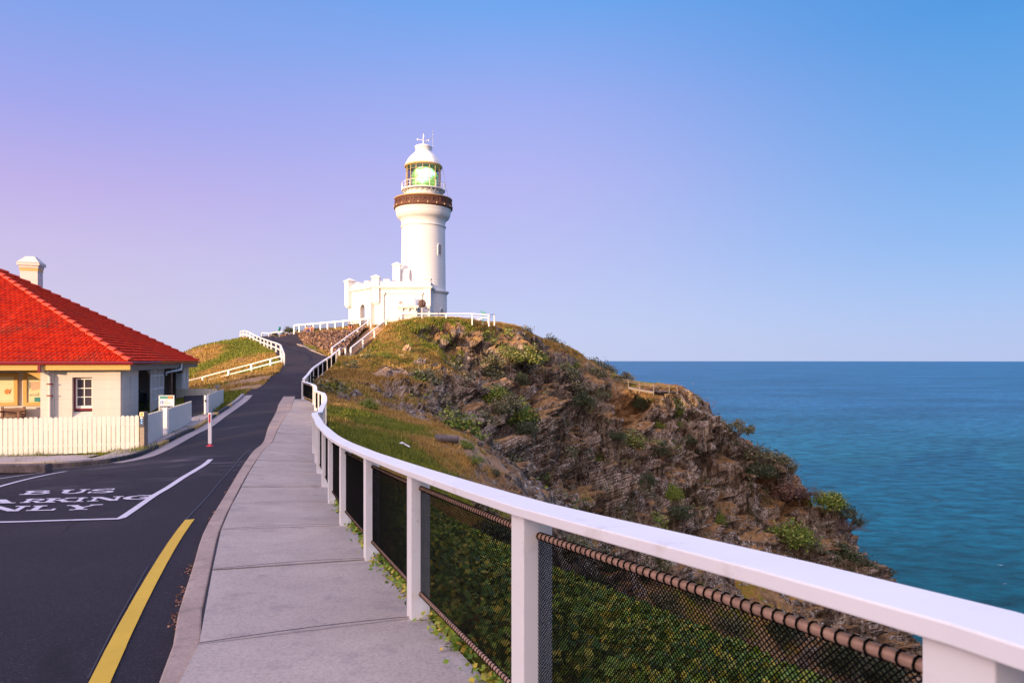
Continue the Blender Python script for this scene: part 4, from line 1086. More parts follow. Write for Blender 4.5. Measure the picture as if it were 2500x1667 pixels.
    for k in range(12):
        a = 2*math.pi*k/12+.2
        MB().tube([(LX+(r_+.012)*math.cos(a),LY+(r_+.012)*math.sin(a),z) for r_, z in dome[:-1]], .022, 4).build('seam', M['white'], dm)
    MB().lathe(c, [(1.03,zy(374)),(1.03,zy(362)),(1.13,zy(361)),(1.13,zy(359)),(.98,zy(357.5)),(.7,zy(355.5)),(.3,zy(354.6)),(.07,zy(354))], 40).build('vent_cap', M['white'], rt)
    vn = MB(); vn.tube([(LX,LY,zy(356)),(LX,LY,zy(326))], [.09,.03], 8); vn.build('vane_pole', M['white'], rt)
    w = MB(); w.tube([(LX-.78,LY,zy(341)),(LX+.78,LY,zy(343.5))], .03, 6); w.ball((LX-.74,LY,zy(341)), .13, 8, 6); w.ball((LX+.7,LY,zy(343.3)), .09, 8, 6)
    w.tube([(LX,LY-.7,zy(342)),(LX,LY+.7,zy(342))], .03, 6); w.ball((LX+.06,LY,zy(333)), .13, 8, 6, (.6,.6,1.3)); w.build('weather_vane', M['white'], rt)
    an = MB(); ax_ = LX+1.24; an.tube([(ax_,LY,zy(318)),(ax_,LY,zy(362))], .022, 6); an.tube([(LX+.12,LY,zy(350)),(ax_,LY,zy(335))], .035, 6); an.tube([(LX+1.0,LY,zy(366)),(ax_,LY,zy(366.5))], .05, 6)
    an.ball((ax_,LY,zy(321)), .06, 8, 6); an.build('antenna', M['steel'], rt)
    for s_ in (1, -1):
        MB().tube([(LX+2.48,LY+s_*.3,zy(410)),(LX+3.3,LY+s_*.6,zy(488))], .012, 4).build('stay_wire', M['steel'], rt)
    # arched windows set in the right flank
    for (off, z0, z1, r_, w_) in ((.80, zy(627), zy(602), 2.87, .5), (.835, zy(783), zy(756), 3.08, .55)):
        th = math.asin(off); d = Vector((math.sin(th), -math.cos(th), 0)); tn = Vector((math.cos(th), math.sin(th), 0)); o = Vector((LX, LY, 0))
        def arch(rr, w, za, zb):
            pts = [o+d*rr+tn*(-w/2)+Vector((0,0,za)), o+d*rr+tn*(w/2)+Vector((0,0,za))]
            for j in range(9):
                a = math.pi*j/8; pts.append(o+d*rr+tn*(w/2*math.cos(a))+Vector((0,0,zb-w/2+w/2*math.sin(a))))
            return pts
        A_ = arch(r_+.07, w_+.22, z0-.1, z1+.1); B_ = arch(r_-.3, w_+.22, z0-.1, z1+.1); n_ = len(A_)
        C_ = arch(r_+.07, w_, z0, z1)
        mb = MB(); mb.add(A_+C_, [(i,(i+1)%n_,n_+(i+1)%n_,n_+i) for i in range(n_)]); mb.add(A_+B_, [(i,n_+i,n_+(i+1)%n_,(i+1)%n_) for i in range(n_)])
        fr_ = mb.build('window', M['tower'], rt)
        D_ = arch(r_+.02, w_, z0, z1)
        MB().add(D_, [tuple(range(n_))]).build('pane', M['dusk'], fr_)
M['dusk'] = pmat('dim_glass', (.30,.25,.25), .2, .1)
lighthouse()

def keepers_annex():
    z0 = 3.0
    rt = thing('lighthouse_annex', 'white battlemented block with corner turrets at the foot of the lighthouse', 'building', (-15.5, 85, 4.0))
    Y0 = 84.0; f = lambda px, Y=Y0: (px-1250)/FPX*Y
    zz = lambda py, Y=Y0: (EY-py)/FPX*Y
    xl, xr = f(914), f(1050)
    zc = zz(704)
    body = MB().b2(xl, xr, Y0, Y0+6.5, z0, zc).build('wall', M['tower'], rt)
    MB().b2(xl-.12, xr+.22, Y0-.22, Y0+6.6, zc, zc+.10).b2(xl-.2, xr+.32, Y0-.34, Y0+6.6, zc+.10, zc+.24).build('cornice', M['tower'], rt)
    MB().b2(xl, xr+.02, Y0-.04, Y0+.36, zc+.24, zz(687)).b2(xr-.34, xr+.018, Y0+.36, Y0+6, zc+.24, zz(687)).build('parapet', M['tower'], rt)
    for a, b_ in ((936,951),(987,1001),(1011,1026)):
        MB().b2(f(a), f(b_), Y0-.05, Y0+.37, zz(687), zz(681.5)).build('merlon', M['tower'], rt)
    MB().b2(xl+.02, xr-.02, Y0-.10, Y0-.001, zz(717), zz(715.5)).build('moulding', M['tower'], rt)
    def turret(xc, yc, w, zb, zt_, cap, nm='turret', rz=0):
        t = MB().box((xc, yc, (zb+zt_)/2), (w, w, zt_-zb), rz).build(nm, M['tower'], rt)
        mb = MB(); mb.box((xc, yc, zt_+.06), (w*1.22, w*1.22, .12), rz)
        h = w*.62; c_, s_ = math.cos(rz), math.sin(rz)
        vs = [(xc+(i*c_-j*s_)*h, yc+(i*s_+j*c_)*h, zt_+.12) for i, j in ((-1,-1),(1,-1),(1,1),(-1,1))]+[(xc, yc, zt_+.12+cap)]
        mb.add(vs, [(0,1,4),(1,2,4),(2,3,4),(3,0,4)]); mb.build('cap', M['tower'], t)
        mb = MB(); mb.box((xc, yc, zb-.08), (w*.86, w*.86, .16), rz); mb.box((xc, yc, zb-.22), (w*.66, w*.66, .14), rz); mb.build('console', M['tower'], t)
    turret(f(917), Y0+.25, .92, zz(738), zz(678), .32)
    turret(f(1043.5), Y0+.2, .80, zz(747), zz(682), .28)
    turret(f(969,87), 87, .95, zz(700,87), zz(648.5,87), .36)
    MB().b2(f(975,87.2), f(1000,87.2), 87.0, 89.0, zc, zz(657,87)).b2(f(981,87.2), f(1000,87.2), 86.9, 89.0, zc, zz(667,87)).build('stair_block', M['tower'], rt)
    # rainwater head and pilaster strips
    for px, y0_, y1_ in ((936,713,790),(1029,713,740)):
        m_ = MB(); m_.b2(f(px)-.07, f(px)+.07, Y0-.16, Y0-.002, zz(y1_), zz(y0_)); m_.b2(f(px)-.2, f(px)+.2, Y0-.24, Y0-.003, zz(y0_+7), zz(y0_)); m_.build('downpipe', M['tower'], rt)
    w_ = MB().b2(f(973), f(984), Y0-.05, Y0+.02, zz(744), zz(733.5)).build('window', M['tower'], rt)
    MB().b2(f(974.6), f(982.4), Y0-.07, Y0-.052, zz(742.6), zz(735)).build('pane', M['dusk'], w_)
    # left porch wing with an open arch
    A = Vector((f(905), 84.1)); Bp = Vector(((851-1250)/FPX*88.3, 88.3)); d = (Bp-A); L_ = d.length; d.normalize(); nr = Vector((-d.y, d.x))
    if nr.y > 0: nr = -nr
    def wb(s0, s1, za, zb, th=.55, out=0.0):
        c_ = A+d*((s0+s1)/2)-nr*(th/2-out)
        return (Vector((c_.x, c_.y, (za+zb)/2)), (s1-s0, th, zb-za), math.atan2(d.y, d.x))
    zp = zz(704)
    mb = MB()
    def sof(px): # along-wall position of a photo column
        k = (px-1250)/FPX; return (k*A.y-A.x)/(d.x-k*d.y)
    s1_, s2_ = sof(891), sof(879)
    sm = (s1_+s2_)/2; hw = (s2_-s1_)/2; zs_ = (EY-756)/FPX*86.3
    c_, sz_, rz_ = wb(0, s1_, z0, zp); mb.box(c_, sz_, rz_)
    c_, sz_, rz_ = wb(s2_, L_, z0, zp); mb.box(c_, sz_, rz_)
    c_, sz_, rz_ = wb(s1_, s2_, zs_+hw, zp); mb.box(c_, sz_, rz_)
    pts = []
    for j in range(11):
        a = math.pi*j/10; pts.append((sm+hw*math.cos(a), zs_+hw*math.sin(a)))
    for j in range(10):
        (a0, z_0), (a1, z_1) = pts[j], pts[j+1]
        for o_ in (0, -.55):
            pass
        q = lambda s_, z_, o_: Vector(((A+d*s_+nr*o_).x, (A+d*s_+nr*o_).y, z_))
        vs = [q(a0,z_0,0), q(a1,z_1,0), q(a1,zs_+hw,0), q(a0,zs_+hw,0), q(a0,z_0,-.55), q(a1,z_1,-.55), q(a1,zs_+hw,-.55), q(a0,zs_+hw,-.55)]
        mb.add(vs, [(0,1,2,3),(7,6,5,4),(0,4,5,1)])
    mb.build('wall', M['tower'], rt)
    mb = MB()
    c_, sz_, rz_ = wb(-.2, L_+.15, zp, zp+.24, .9, .25); mb.box(c_, sz_, rz_); mb.build('cornice', M['tower'], rt)
    mb = MB(); c_, sz_, rz_ = wb(-.1, L_, zp+.24, zz(689), .4, .0); mb.box(c_, sz_, rz_); mb.build('parapet', M['tower'], rt)
    for a, b_ in ((.7,1.7),(2.9,3.9)):
        mb = MB(); c_, sz_, rz_ = wb(a, b_, zz(689), zz(683.5), .41, .005); mb.box(c_, sz_, rz_); mb.build('merlon', M['tower'], rt)
    e = A+d*(L_-.35)
    turret(e.x, e.y, 1.0, (EY-746)/FPX*88, (EY-688)/FPX*88, .36, rz=rz_)
    MB().add([(A.x,A.y+.5,zp+.1),(Bp.x,Bp.y+.5,zp+.1),(Bp.x+3,Bp.y+4,zp+.1),(A.x+1,A.y+7,zp+.1)], [(0,1,2,3)]).build('roof', M['tower'], rt)
keepers_annex()
def domed_kiosk():
    Y = 82.6; f = lambda px: (px-1250)/FPX*Y; zz = lambda py: (EY-py)/FPX*Y
    xa, xb = f(972), f(1021)
    rt = thing('domed_kiosk', 'small white dome on a bracketed flat-topped wall before the annex', 'kiosk', ((xa+xb)/2, Y, 4.2))
    MB().b2(xa+.25, xb-.15, Y, Y+1.3, 3.2, zz(754)).build('wall', M['tower'], rt)
    MB().b2(xa, xb, Y-.25, Y+1.35, zz(752.5), zz(750)).b2(xa-.12, xb+.1, Y-.35, Y+1.36, zz(750), zz(747)).build('cornice', M['tower'], rt)
    for px in (982, 998, 1014): MB().b2(f(px)-.09, f(px)+.09, Y-.22, Y-.002, zz(759), zz(752.6)).build('bracket', M['tower'], rt)
    cx_, r_ = f(1002.5), 1.0
    MB().lathe((cx_, Y+.55, zz(747)), [(r_, 0)]+[(r_*math.cos(a*math.pi/2/9), 1.12*math.sin(a*math.pi/2/9)) for a in range(1, 10)], 40).build('dome', M['white'], rt)
domed_kiosk()
def lattice_ball():
    Y = 80.5; c = P(1030.5, 741, Y); r_ = .43
    rt = thing('armillary_ball', 'brown openwork ball on a thin pole in front of the white annex', 'ornament', (c.x, c.y, 4.6))
    MB().tube([(c.x,c.y,4.0),(c.x,c.y,c.z-r_)], .05, 8).build('pole', M['white'], rt)
    ball = MB()
    for k in range(6):
        a = math.pi*k/6; u = Vector((math.cos(a), math.sin(a), 0))
        ball.tube([c+(u*math.cos(t)+Vector((0,0,1))*math.sin(t))*r_ for t in [2*math.pi*j/20 for j in range(21)]], .035, 5, caps=False)
    for z in (-.25,0,.25):
        q = math.sqrt(r_*r_-z*z); ball.tube([c+Vector((q*math.cos(t), q*math.sin(t), z)) for t in [2*math.pi*j/20 for j in range(21)]], .035, 5, caps=False)
    ball.build('cage', M['darktimber'], rt)
    MB().tube([c-Vector((0,0,r_)), c+Vector((0,0,r_+.06))], .09, 8).build('axle', M['brownd'], rt)
lattice_ball()
def viewer(px, py_head, zb, Y, lab, tilt):
    c = P(px, py_head, Y)
    rt = thing('coin_viewer', lab, 'binoculars', (c.x, c.y, zb))
    MB().tube([(c.x,c.y,zb),(c.x,c.y,c.z-.12)], .05, 8).build('pole', M['teal'] if tilt < 0 else M['steel'], rt)
    mb = MB(); d = Vector((math.cos(tilt), -.25, math.sin(tilt))).normalized()
    for o_ in (-.09, .09): mb.tube([c-d*.32+Vector((0,o_,0)), c-d*.1+Vector((0,o_,0)), c+d*.34+Vector((0,o_,0))], [.07,.13,.11], 10)
    mb.box(c, (.34,.3,.26), axes=(d, Vector((0,1,0)), d.cross(Vector((0,1,0))))); mb.build('head', M['teal'], rt)
viewer(1179.5, 763, zt(792,83.5), 83.5, 'green coin viewer tilted down behind the hilltop fence', R(-32))
viewer(682, 803.5, t1(P(682,820,95).x, 95), 95, 'blue-green coin viewer at the lane crest by the low rail', R(75))
# ------------------------------------------------------------------ cottage
TH = R(16.1); CU = Vector((math.cos(TH), math.sin(TH), 0)); CV = Vector((-math.sin(TH), math.cos(TH), 0))
CW = Vector((-15.42, 26.9, -2.68))
def c2w(x, y, z=0): return CW + CU*x + CV*y + Vector((0,0,z))
def fs(px, yoff=0):     # local x on the front plane at depth yoff
    k = (px-1250)/FPX; o = CW+CV*yoff; return (k*o.y-o.x)/(CU.x-k*CU.y)
def ft(px, xoff=0):     # local y on the side plane
    k = (px-1250)/FPX; o = CW+CU*xoff; return (k*o.y-o.x)/(CV.x-k*CV.y)
def fz(px, py, yoff=0): return (EY-py)/FPX*(CW+CV*yoff+CU*fs(px,yoff)).y-CW.z
def sz(px, py, xoff=0): return (EY-py)/FPX*(CW+CU*xoff+CV*ft(px,xoff)).y-CW.z
M['cwall'] = masonry('cream_masonry', (.62,.56,.53), sz=.38, var=.05, dirt=(.52,.46,.42))
M['fascia'] = pmat('sunlit_ochre', (.62,.37,.11), .5, .06, 5, 40, .1)  # cream trim with the orange of the sunlight put into its colour
M['gutter'] = pmat('red_gutter', (.20,.006,.006), .6, .1, spec=.15)
M['maroon'] = pmat('maroon_paint', (.17,.015,.03), .4, .1)
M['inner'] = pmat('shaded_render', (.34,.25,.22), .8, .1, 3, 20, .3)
M['shadedk'] = pmat('shade_dark', (.05,.035,.035), .8, .2)  # near-black that stands in for shade
M['navy'] = pmat('navy_door', (.02,.03,.09), .4)
M['floor'] = pmat('verandah_floor', (.16,.12,.11), .8)
def tile_mat():
    m, nt, N, L, b = newmat('red_roof_tiles'); pos = geo_pos(N)
    n = nz(N, L, 3.2, 6, .7, pos); n2 = nz(N, L, 11, 4, .7, pos); n3 = nz(N, L, .6, 5, .6, pos)
    c = rmp(N, L, n.outputs[0], [(.3,(.28,.010,.002)),(.5,(.47,.020,.003)),(.7,(.60,.040,.006))])
    f = rmp(N, L, math_(N, L, 'ADD', math_(N, L, 'MULTIPLY', n2.outputs[0], .6), math_(N, L, 'MULTIPLY', n3.outputs[0], .5)), [(.60,0.0),(.68,.75)])
    c = mixc(N, L, f, c, (.12,.05,.03))
    n4 = nz(N, L, 19, 2, .6, pos); g = rmp(N, L, n4.outputs[0], [(.70,0.0),(.74,.7)]); c = mixc(N, L, g, c, (.5,.36,.25))
    L.new(c, b.inputs['Base Color']); b.inputs['Roughness'].default_value = .65; b.inputs['Specular IOR Level'].default_value = .12
    bump(N, L, b, n2.outputs[0], .3, .01); return m
M['tile'] = tile_mat()
M['ridge'] = pmat('ridge_tiles', (.62,.045,.010), .65, .15, 4, 30, .2, .004, col2=(.35,.04,.02), thr=(.6,.8))
M['bench'] = pmat('bench_slats', (.20,.10,.07), .6, .2)
COT = thing('cottage', 'cream cottage with a steep red tiled hip roof beside the lane', 'cottage', tuple(CW), TH)
def cottage():
    rt = COT
    A0, A1 = -15.55, .45; B0, B1 = -.45, 15.55; ez = 2.60; AP = Vector((-7.55, 7.55, 7.20))
    LN = lambda name, mb, mat, par=None, **k: mb.build(name, mat, par or rt, local=True, **k)
    corners = [Vector((A0,B0,ez)), Vector((A1,B0,ez)), Vector((A1,B1,ez)), Vector((A0,B1,ez))]
    for s_ in range(4):
        a, b_ = corners[s_], corners[(s_+1)%4]; e = (b_-a).normalized(); Lb = (b_-a).length
        mid = (a+b_)/2; up = (AP-mid); Ls = up.length; up.normalize(); nrm = e.cross(up)
        if nrm.z < 0: nrm = -nrm
        nc = 35; tw = .18; dx = tw/6 if s_ < 2 else tw
        xs = np.arange(0, Lb+dx, dx); V = []; F = []
        for k in range(nc):
            r0, r1 = k/nc, min(1, (k+1.12)/nc)
            rows = [(r0, .055, 0), (r0, .055, 1), (r0+(r1-r0)*.5, .03, 1), (r1, .0, 1)]
            rows[0] = (r0, .012, 0)
            base = len(V); 
            for (rr, lift, wv) in rows:
                lo, hi = Lb/2*rr, Lb-Lb/2*rr
                for x_ in xs:
                    xc = min(max(x_, lo), hi); ph = (xc/tw + .5*(k % 2)) % 1.0
                    prof = (.030 if ph < .16 else (.004+.022*math.sin(math.pi*(ph-.16)/.84)**2)) if wv else 0
                    V.append(a + e*xc + up*(rr*Ls) + nrm*(lift+prof))
            nX = len(xs)
            for r_ in range(3):
                for i in range(nX-1):
                    q = base+r_*nX+i; F.append((q, q+1, q+nX+1, q+nX))
        mb = MB(); mb.add(V, F); LN('roof', mb, M['tile'])
    # hip cappings
    for s_ in range(4):
        a = corners[s_]; d = (AP-a); L_ = d.length; d.normalize(); n = 24
        mb = MB()
        for k in range(n):
            p0 = a+d*(L_*k/n)+Vector((0,0,.03)); p1 = a+d*(L_*(k+1.12)/n)+Vector((0,0,-.005))
            sd = d.cross(Vector((0,0,1))).normalized(); up = sd.cross(d)
            vs = []
            for p, rr, o in ((p0,.14,.03),(p1,.115,.0)):
                for j in range(7):
                    t = math.pi*j/6; vs.append(p+sd*(rr*math.cos(t))+up*(rr*.75*math.sin(t)+o))
            vs += [p0-up*.02]
            mb.add(vs, [(j,j+1,7+j+1,7+j) for j in range(6)]+[(14,j+1,j) for j in range(6)])
        LN('hip_capping', mb, M['ridge'])
    # gutters and fascias
    LN('gutter', MB().b2(A0-.06,A1+.10,B0-.08,B0+.02,ez-.09,ez-.0), M['gutter'])
    LN('gutter', MB().b2(A1-.02,A1+.10,B0+.021,B1+.1,ez-.09,ez-.0), M['gutter'])
    LN('fascia', MB().b2(A0,A1-.02,B0+.03,B0+.16,ez-.30,ez-.101), M['fascia'])
    LN('fascia', MB().b2(A1-.16,A1-.03,B0+.165,B1,ez-.34,ez-.101), M['timber'])  # greyer material puts the shade of this side into the fascia
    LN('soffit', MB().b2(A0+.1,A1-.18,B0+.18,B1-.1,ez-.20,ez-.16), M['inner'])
    zt_ = ez-.21
    # front wall with window opening
    xw0, xw1 = fs(176), fs(225); zw0, zw1 = fz(200,1019), fz(200,921)
    xp0, xp1 = fs(100), fs(132)
    mb = MB(); th = .32
    mb.b2(xp1,xw0,0,th,-.3,zt_).b2(xw1,-.001,0,th,-.3,zt_).b2(xw0,xw1,0,th,zw1,zt_).b2(xw0,xw1,0,th,-.3,zw0)
    LN('wall', mb, M['cwall'])
    LN('corner_pilaster', MB().b2(fs(266),.001,-.03,.0,-.3,zt_), M['cwall'])
    LN('pilaster', MB().b2(xp0,xp1,-.06,.45,-.3,zt_), M['cwall'])
    # sloping sill
    mb = MB(); mb.add([(xw0,0,zw0),(xw1,0,zw0),(xw1,.2,zw0+.22),(xw0,.2,zw0+.22)], [(0,1,2,3)])
    LN('sill', mb, M['cwall'])
    wz0 = fz(200,1001)
    wi = LN('window', MB().b2(xw0+.02,xw0+.07,.16,.24,wz0,zw1).b2(xw1-.03,xw1-.001,.16,.24,wz0,zw1).b2(xw0+.02,xw1,.15,.24,wz0-.02,wz0+.06).b2(xw0+.02,xw1,.16,.24,zw1-.04,zw1), M['maroon'])
    a_, b_ = xw0+.07, xw1-.03; m_ = (a_+b_)/2; z0, z1 = wz0+.06, zw1-.04
    mb = MB().b2(a_,a_+.05,.18,.22,z0,z1).b2(b_-.04,b_,.18,.22,z0,z1).b2(a_,b_,.181,.221,z0,z0+.1).b2(a_,b_,.181,.221,z1-.05,z1).b2(m_-.015,m_+.015,.182,.222,z0,z1)
    for k in (1,2): zc = z0+.1+(z1-z0-.15)*k/3; mb.b2(a_,b_,.183,.223,zc-.015,zc+.015)
    LN('sash', mb, M['white'], wi)
    gm, nt, N, L, b = newmat('window_glass'); b.inputs['Base Color'].default_value = (.06,.05,.07,1); b.inputs['Roughness'].default_value = .12
    LN('pane', MB().b2(a_,b_,.205,.21,z0,z1), gm, wi)
    # side pillars and openings
    t0, t1_ = 0.001, ft(337); t4, t5 = ft(444), 15.1
    mb = MB().b2(-.32,0,.321,t1_,-.3,zt_); LN('side_wall', mb, M['cwall'])
    mb = MB().b2(-.32,0,t4,t5,-.3,zt_); LN('side_wall', mb, M['cwall'])
    def frame(pa, pb, za, zb, nm):
        ta, tb = ft(pa), ft(pb)
        LN(nm, MB().b2(0.0,.035,t0+.1 if pa < 320 else t4+.2,ta,-.1,zt_-.05).b2(0,.035,tb,(t1_-.12) if pa < 320 else t5-.2,-.1,zt_-.05).b2(0,.035,ta,tb,zb,zt_-.05).b2(0,.035,ta,tb,-.1,za), M['cwall'])
    frame(307,317,sz(312,1006),sz(312,918),'panel_surround'); frame(450,455,sz(452,972),sz(452,906),'panel_surround')
    # verandah: floor, back wall, ceiling, posts
    LN('verandah_floor', MB().b2(-2.99,-.05,t1_,t4,-.3,.03), M['floor'])
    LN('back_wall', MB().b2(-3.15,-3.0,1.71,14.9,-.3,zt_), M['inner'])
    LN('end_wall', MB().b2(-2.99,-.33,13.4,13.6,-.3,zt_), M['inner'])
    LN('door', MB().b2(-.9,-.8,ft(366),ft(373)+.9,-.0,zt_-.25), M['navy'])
    LN('doorway_shade', MB().b2(-2.99,-2.9,6.5,13.3,0,zt_-.2), M['shadedk'])  # dark sheet standing in for the shade inside the verandah
    ga, gb = ft(373), ft(403)
    mb = MB(); n = 13
    for k in range(n): y_ = ga+(gb-ga)*k/(n-1); w_ = .05 if k % 4 == 0 else .022; mb.b2(-.12,-.07,y_-w_,y_+w_,.0,zt_-.03)
    for z_ in (.02,.75,1.25,1.9,zt_-.1): mb.b2(-.125,-.065,ga,gb,z_,z_+.05)
    LN('lattice_screen', mb, M['white'])
    LN('verandah_post', MB().b2(-.2,-.08,gb+.05,gb+.25,0,zt_), M['navy'])
    LN('verandah_post', MB().b2(-.2,-.08,ft(425)-.3,ft(425),0,zt_), M['darktimber'])
    LN('bracket', MB().add([(-.15,ga,zt_),(-.15,ga-1.0,zt_),(-.15,ga,zt_-.45),(-.11,ga,zt_),(-.11,ga-1.0,zt_),(-.11,ga,zt_-.45)], [(0,1,2),(5,4,3),(0,3,4,1),(1,4,5,2),(2,5,3,0)]), M['timber'])
    LN('lamp_box', MB().b2(-.1,.16,ft(436),ft(440),sz(438,911),sz(438,893)), M['darktimber'])
    # front porch recess
    xl = -15.1
    LN('porch_back_wall', MB().b2(xl,xp1-.01,1.5,1.7,-.3,zt_), M['cwall'])
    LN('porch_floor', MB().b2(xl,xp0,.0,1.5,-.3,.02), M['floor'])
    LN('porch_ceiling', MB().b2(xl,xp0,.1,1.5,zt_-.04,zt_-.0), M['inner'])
    LN('pilaster', MB().b2(xl,xl+1,-.06,.45,-.3,zt_), M['cwall'])
    # curved brace
    xb = fs(97); mb = MB(); pts = []
    zb_ = zt_; P0 = (fs(28), zb_-.02); n = 10
    cv = [(P0[0]+(xb-P0[0])*t, zb_-.04-(.42)*(t**1.6)) for t in [i/n for i in range(n+1)]]
    vs = [(x,.05,z) for x, z in cv]+[(x,.05,zb_) for x, z in cv]+[(x,.13,z) for x, z in cv]+[(x,.13,zb_) for x, z in cv]; m1 = n+1
    F = []
    for i in range(n): F += [(i,i+1,m1+i+1,m1+i),(2*m1+i,3*m1+i,3*m1+i+1,2*m1+i+1),(i,2*m1+i,2*m1+i+1,i+1)]
    LN('brace', mb.add(vs, F), M['fascia'])
    # downpipes
    xd = fs(124); mb = MB()
    mb.tube([(fs(108),-.42,ez-.1),(fs(108),-.42,ez-.3),(xd-.12,-.14,ez-.42),(xd,-.12,ez-.55),(xd,-.12,0)], .055, 8); dp = LN('downpipe', mb, M['cwall'])
    LN('rain_head', MB().b2(fs(104),fs(111),-.52,-.36,ez-.38,ez-.08), M['maroon'], dp)
    for z_ in (fz(124,937), fz(124,965)): LN('pipe_bracket', MB().b2(xd-.09,xd+.09,-.185,-.0601,z_-.02,z_+.02), M['gutter'], dp)
    mb = MB(); yb = ft(438, .4)
    mb.tube([(A1+.03,yb,ez-.1),(A1+.03,yb,ez-.42),(-.02,ft(406),ez-.55),(-.02,ft(406),ez-.7)], .06, 8); LN('downpipe', mb, M['white'])
    # chimney: stands on the far slope
    cw = Vector((-25.35, 36.0, 0)); k_ = 36/FPX
    lx, ly = (cw-CW).dot(CU), (cw-CW).dot(CV); zz = lambda py: (EY-py)*k_-CW.z
    ch = LN('chimney', MB().b2(lx-.40,lx+.40,ly-.33,ly+.40,3.0,zz(652)), M['cwall'])
    mb = MB().b2(lx-.44,lx+.44,ly-.37,ly+.44,zz(656),zz(650)).b2(lx-.51,lx+.51,ly-.44,ly+.51,zz(650),zz(643))
    z0, z1 = zz(643), zz(627); a_, b_ = .51, .2
    vs = [(lx-a_,ly+.035-a_,z0),(lx+a_,ly+.035-a_,z0),(lx+a_,ly+.035+a_,z0),(lx-a_,ly+.035+a_,z0),(lx-b_,ly+.035-b_,z1),(lx+b_,ly+.035-b_,z1),(lx+b_,ly+.035+b_,z1),(lx-b_,ly+.035+b_,z1)]
    mb.add(vs, [(0,1,5,4),(1,2,6,5),(2,3,7,6),(3,0,4,7),(4,5,6,7)]); LN('chimney_cap', mb, M['cwall'], ch)
    LN('chimney_band', MB().b2(lx-.415,lx+.415,ly-.345,ly+.415,zz(663),zz(656.5)), M['fascia'], ch)
cottage()
# information boards on the porch wall
def flat_mat(name, col): return pmat(name, col, .6, .05, 4, 20, 0)
PR = {k: flat_mat(k+'_print', v) for k, v in dict(page=(.76,.66,.42), orange=(.75,.22,.05), slate=(.25,.28,.26), blush=(.62,.42,.30), teal=(.02,.22,.22), brownp=(.30,.16,.08), white=(.8,.8,.8), navy=(.01,.015,.05), blue=(.03,.12,.42), sky=(.2,.5,.8), gold=(.55,.38,.1), sgreen=(.05,.22,.22), red=(.75,.04,.06), tan=(.66,.50,.30)).items()}
def board(px0, px1, label, kind):
    yo = 1.5; x0, x1 = fs(px0, yo), fs(px1, yo); z0, z1 = fz((px0+px1)/2, 989.5, yo), fz((px0+px1)/2, 911, yo)
    o = c2w(x0, yo-.04, z0)
    rt = thing('information_board', label, 'notice board', tuple(o), TH, 'boards on the porch wall')
    w, h = x1-x0, z1-z0; f = .13
    MB().b2(0,f,-.05,.03,0,h).b2(w-f,w,-.05,.03,0,h).b2(f,w-f,-.05,.03,0,f).b2(f,w-f,-.05,.03,h-f,h).build('frame', M['fascia'], rt, local=True)
    MB().b2(f,w-f,-.01,.02,f,h-f).build('page', PR['page'], rt, local=True)
    mb = {}
    def pic(k, pts): mb.setdefault(k, MB()).add([(f+(w-2*f)*x, -.014-.001*len(mb), f+(h-2*f)*z) for x, z in pts], [tuple(range(len(pts)))])
    if kind == 'bird':
        pic('orange', [(.46,.34),(.60,.30),(.72,.36),(.86,.54),(.74,.47),(.66,.52),(.52,.50),(.44,.44)])
        pic('brownp', [(.70,.36),(.86,.54),(.80,.36),(.74,.31)]); pic('slate', [(.73,.70),(.76,.72),(.78,.70),(.75,.69)])
        pic('slate', [(.80,.05),(.90,.05),(.90,.075),(.80,.075)]); pic('brownp', [(.1,.055),(.78,.055),(.78,.062),(.1,.062)])
        pic('blush', [(.66,.29),(.9,.29),(.9,.30),(.66,.30)])
    else:
        pic('blush', [(.12,.80),(.95,.80),(.95,.55),(.6,.48),(.35,.46),(.12,.44)]); 
        pic('slate', [(.12,.80),(.2,.80),(.24,.62),(.14,.45),(.12,.44)]); pic('page', [(.14,.52),(.3,.54),(.28,.45),(.15,.43)])
        for i, (x, hh) in enumerate(((.17,.07),(.25,.05),(.36,.09),(.5,.05),(.62,.10),(.72,.12))): pic('slate', [(x,.26),(x+.05,.26),(x+.04,.26+hh),(x+.015,.26+hh)])
        pic('brownp', [(.15,.245),(.8,.245),(.8,.252),(.15,.252)]); pic('brownp', [(.05,.06),(.95,.06),(.95,.067),(.05,.067)])
    for k, m_ in mb.items(): m_.build('print', PR[k], rt, local=True)
board(-16, 44.5, 'wide yellow-framed board with an orange bird drawing, left on the porch wall', 'bird')
board(58, 114, 'yellow-framed board with a pale map and small figures, nearer the downpipe', 'map')
o = c2w(fs(93,1.38), 1.36, fz(93,975,1.38)); 
t = tag(MB().box(o, (.24,.03,.17), TH).build('small_sign', PR['teal']), 'tiny teal notice at the lower corner of the map board', 'sign')
# bench
bo = c2w(fs(27,1.0), 1.0, .02)
rt = thing('bench', 'brown slatted bench under the porch boards', 'bench', tuple(bo), TH)
w = fs(56,1.0)-fs(27,1.0)
zt_ = fz(30, 997, 1.0)-.02
mb = MB()
for k in range(20): x_ = -w+.1+k*(2*w-.2)/19; mb.b2(x_-.025,x_+.025,.18,.21,.45,zt_-.08)
mb.build('back_slats', M['bench'], rt, local=True)
MB().b2(-w,w,.16,.24,zt_-.09,zt_).build('top_rail', M['bench'], rt, local=True)
MB().b2(-w,w,-.35,.17,.40,.44).build('seat', M['bench'], rt, local=True)
for x_ in (-w+.03, w-.03):
    MB().b2(x_-.035,x_+.035,.15,.25,0,zt_+.06).build('leg', M['bench'], rt, local=True); MB().b2(x_-.035,x_+.035,-.38,-.31,0,.66).build('leg', M['bench'], rt, local=True)
    MB().b2(x_-.04,x_+.04,-.40,.16,.62,.67).build('arm', M['bench'], rt, local=True)
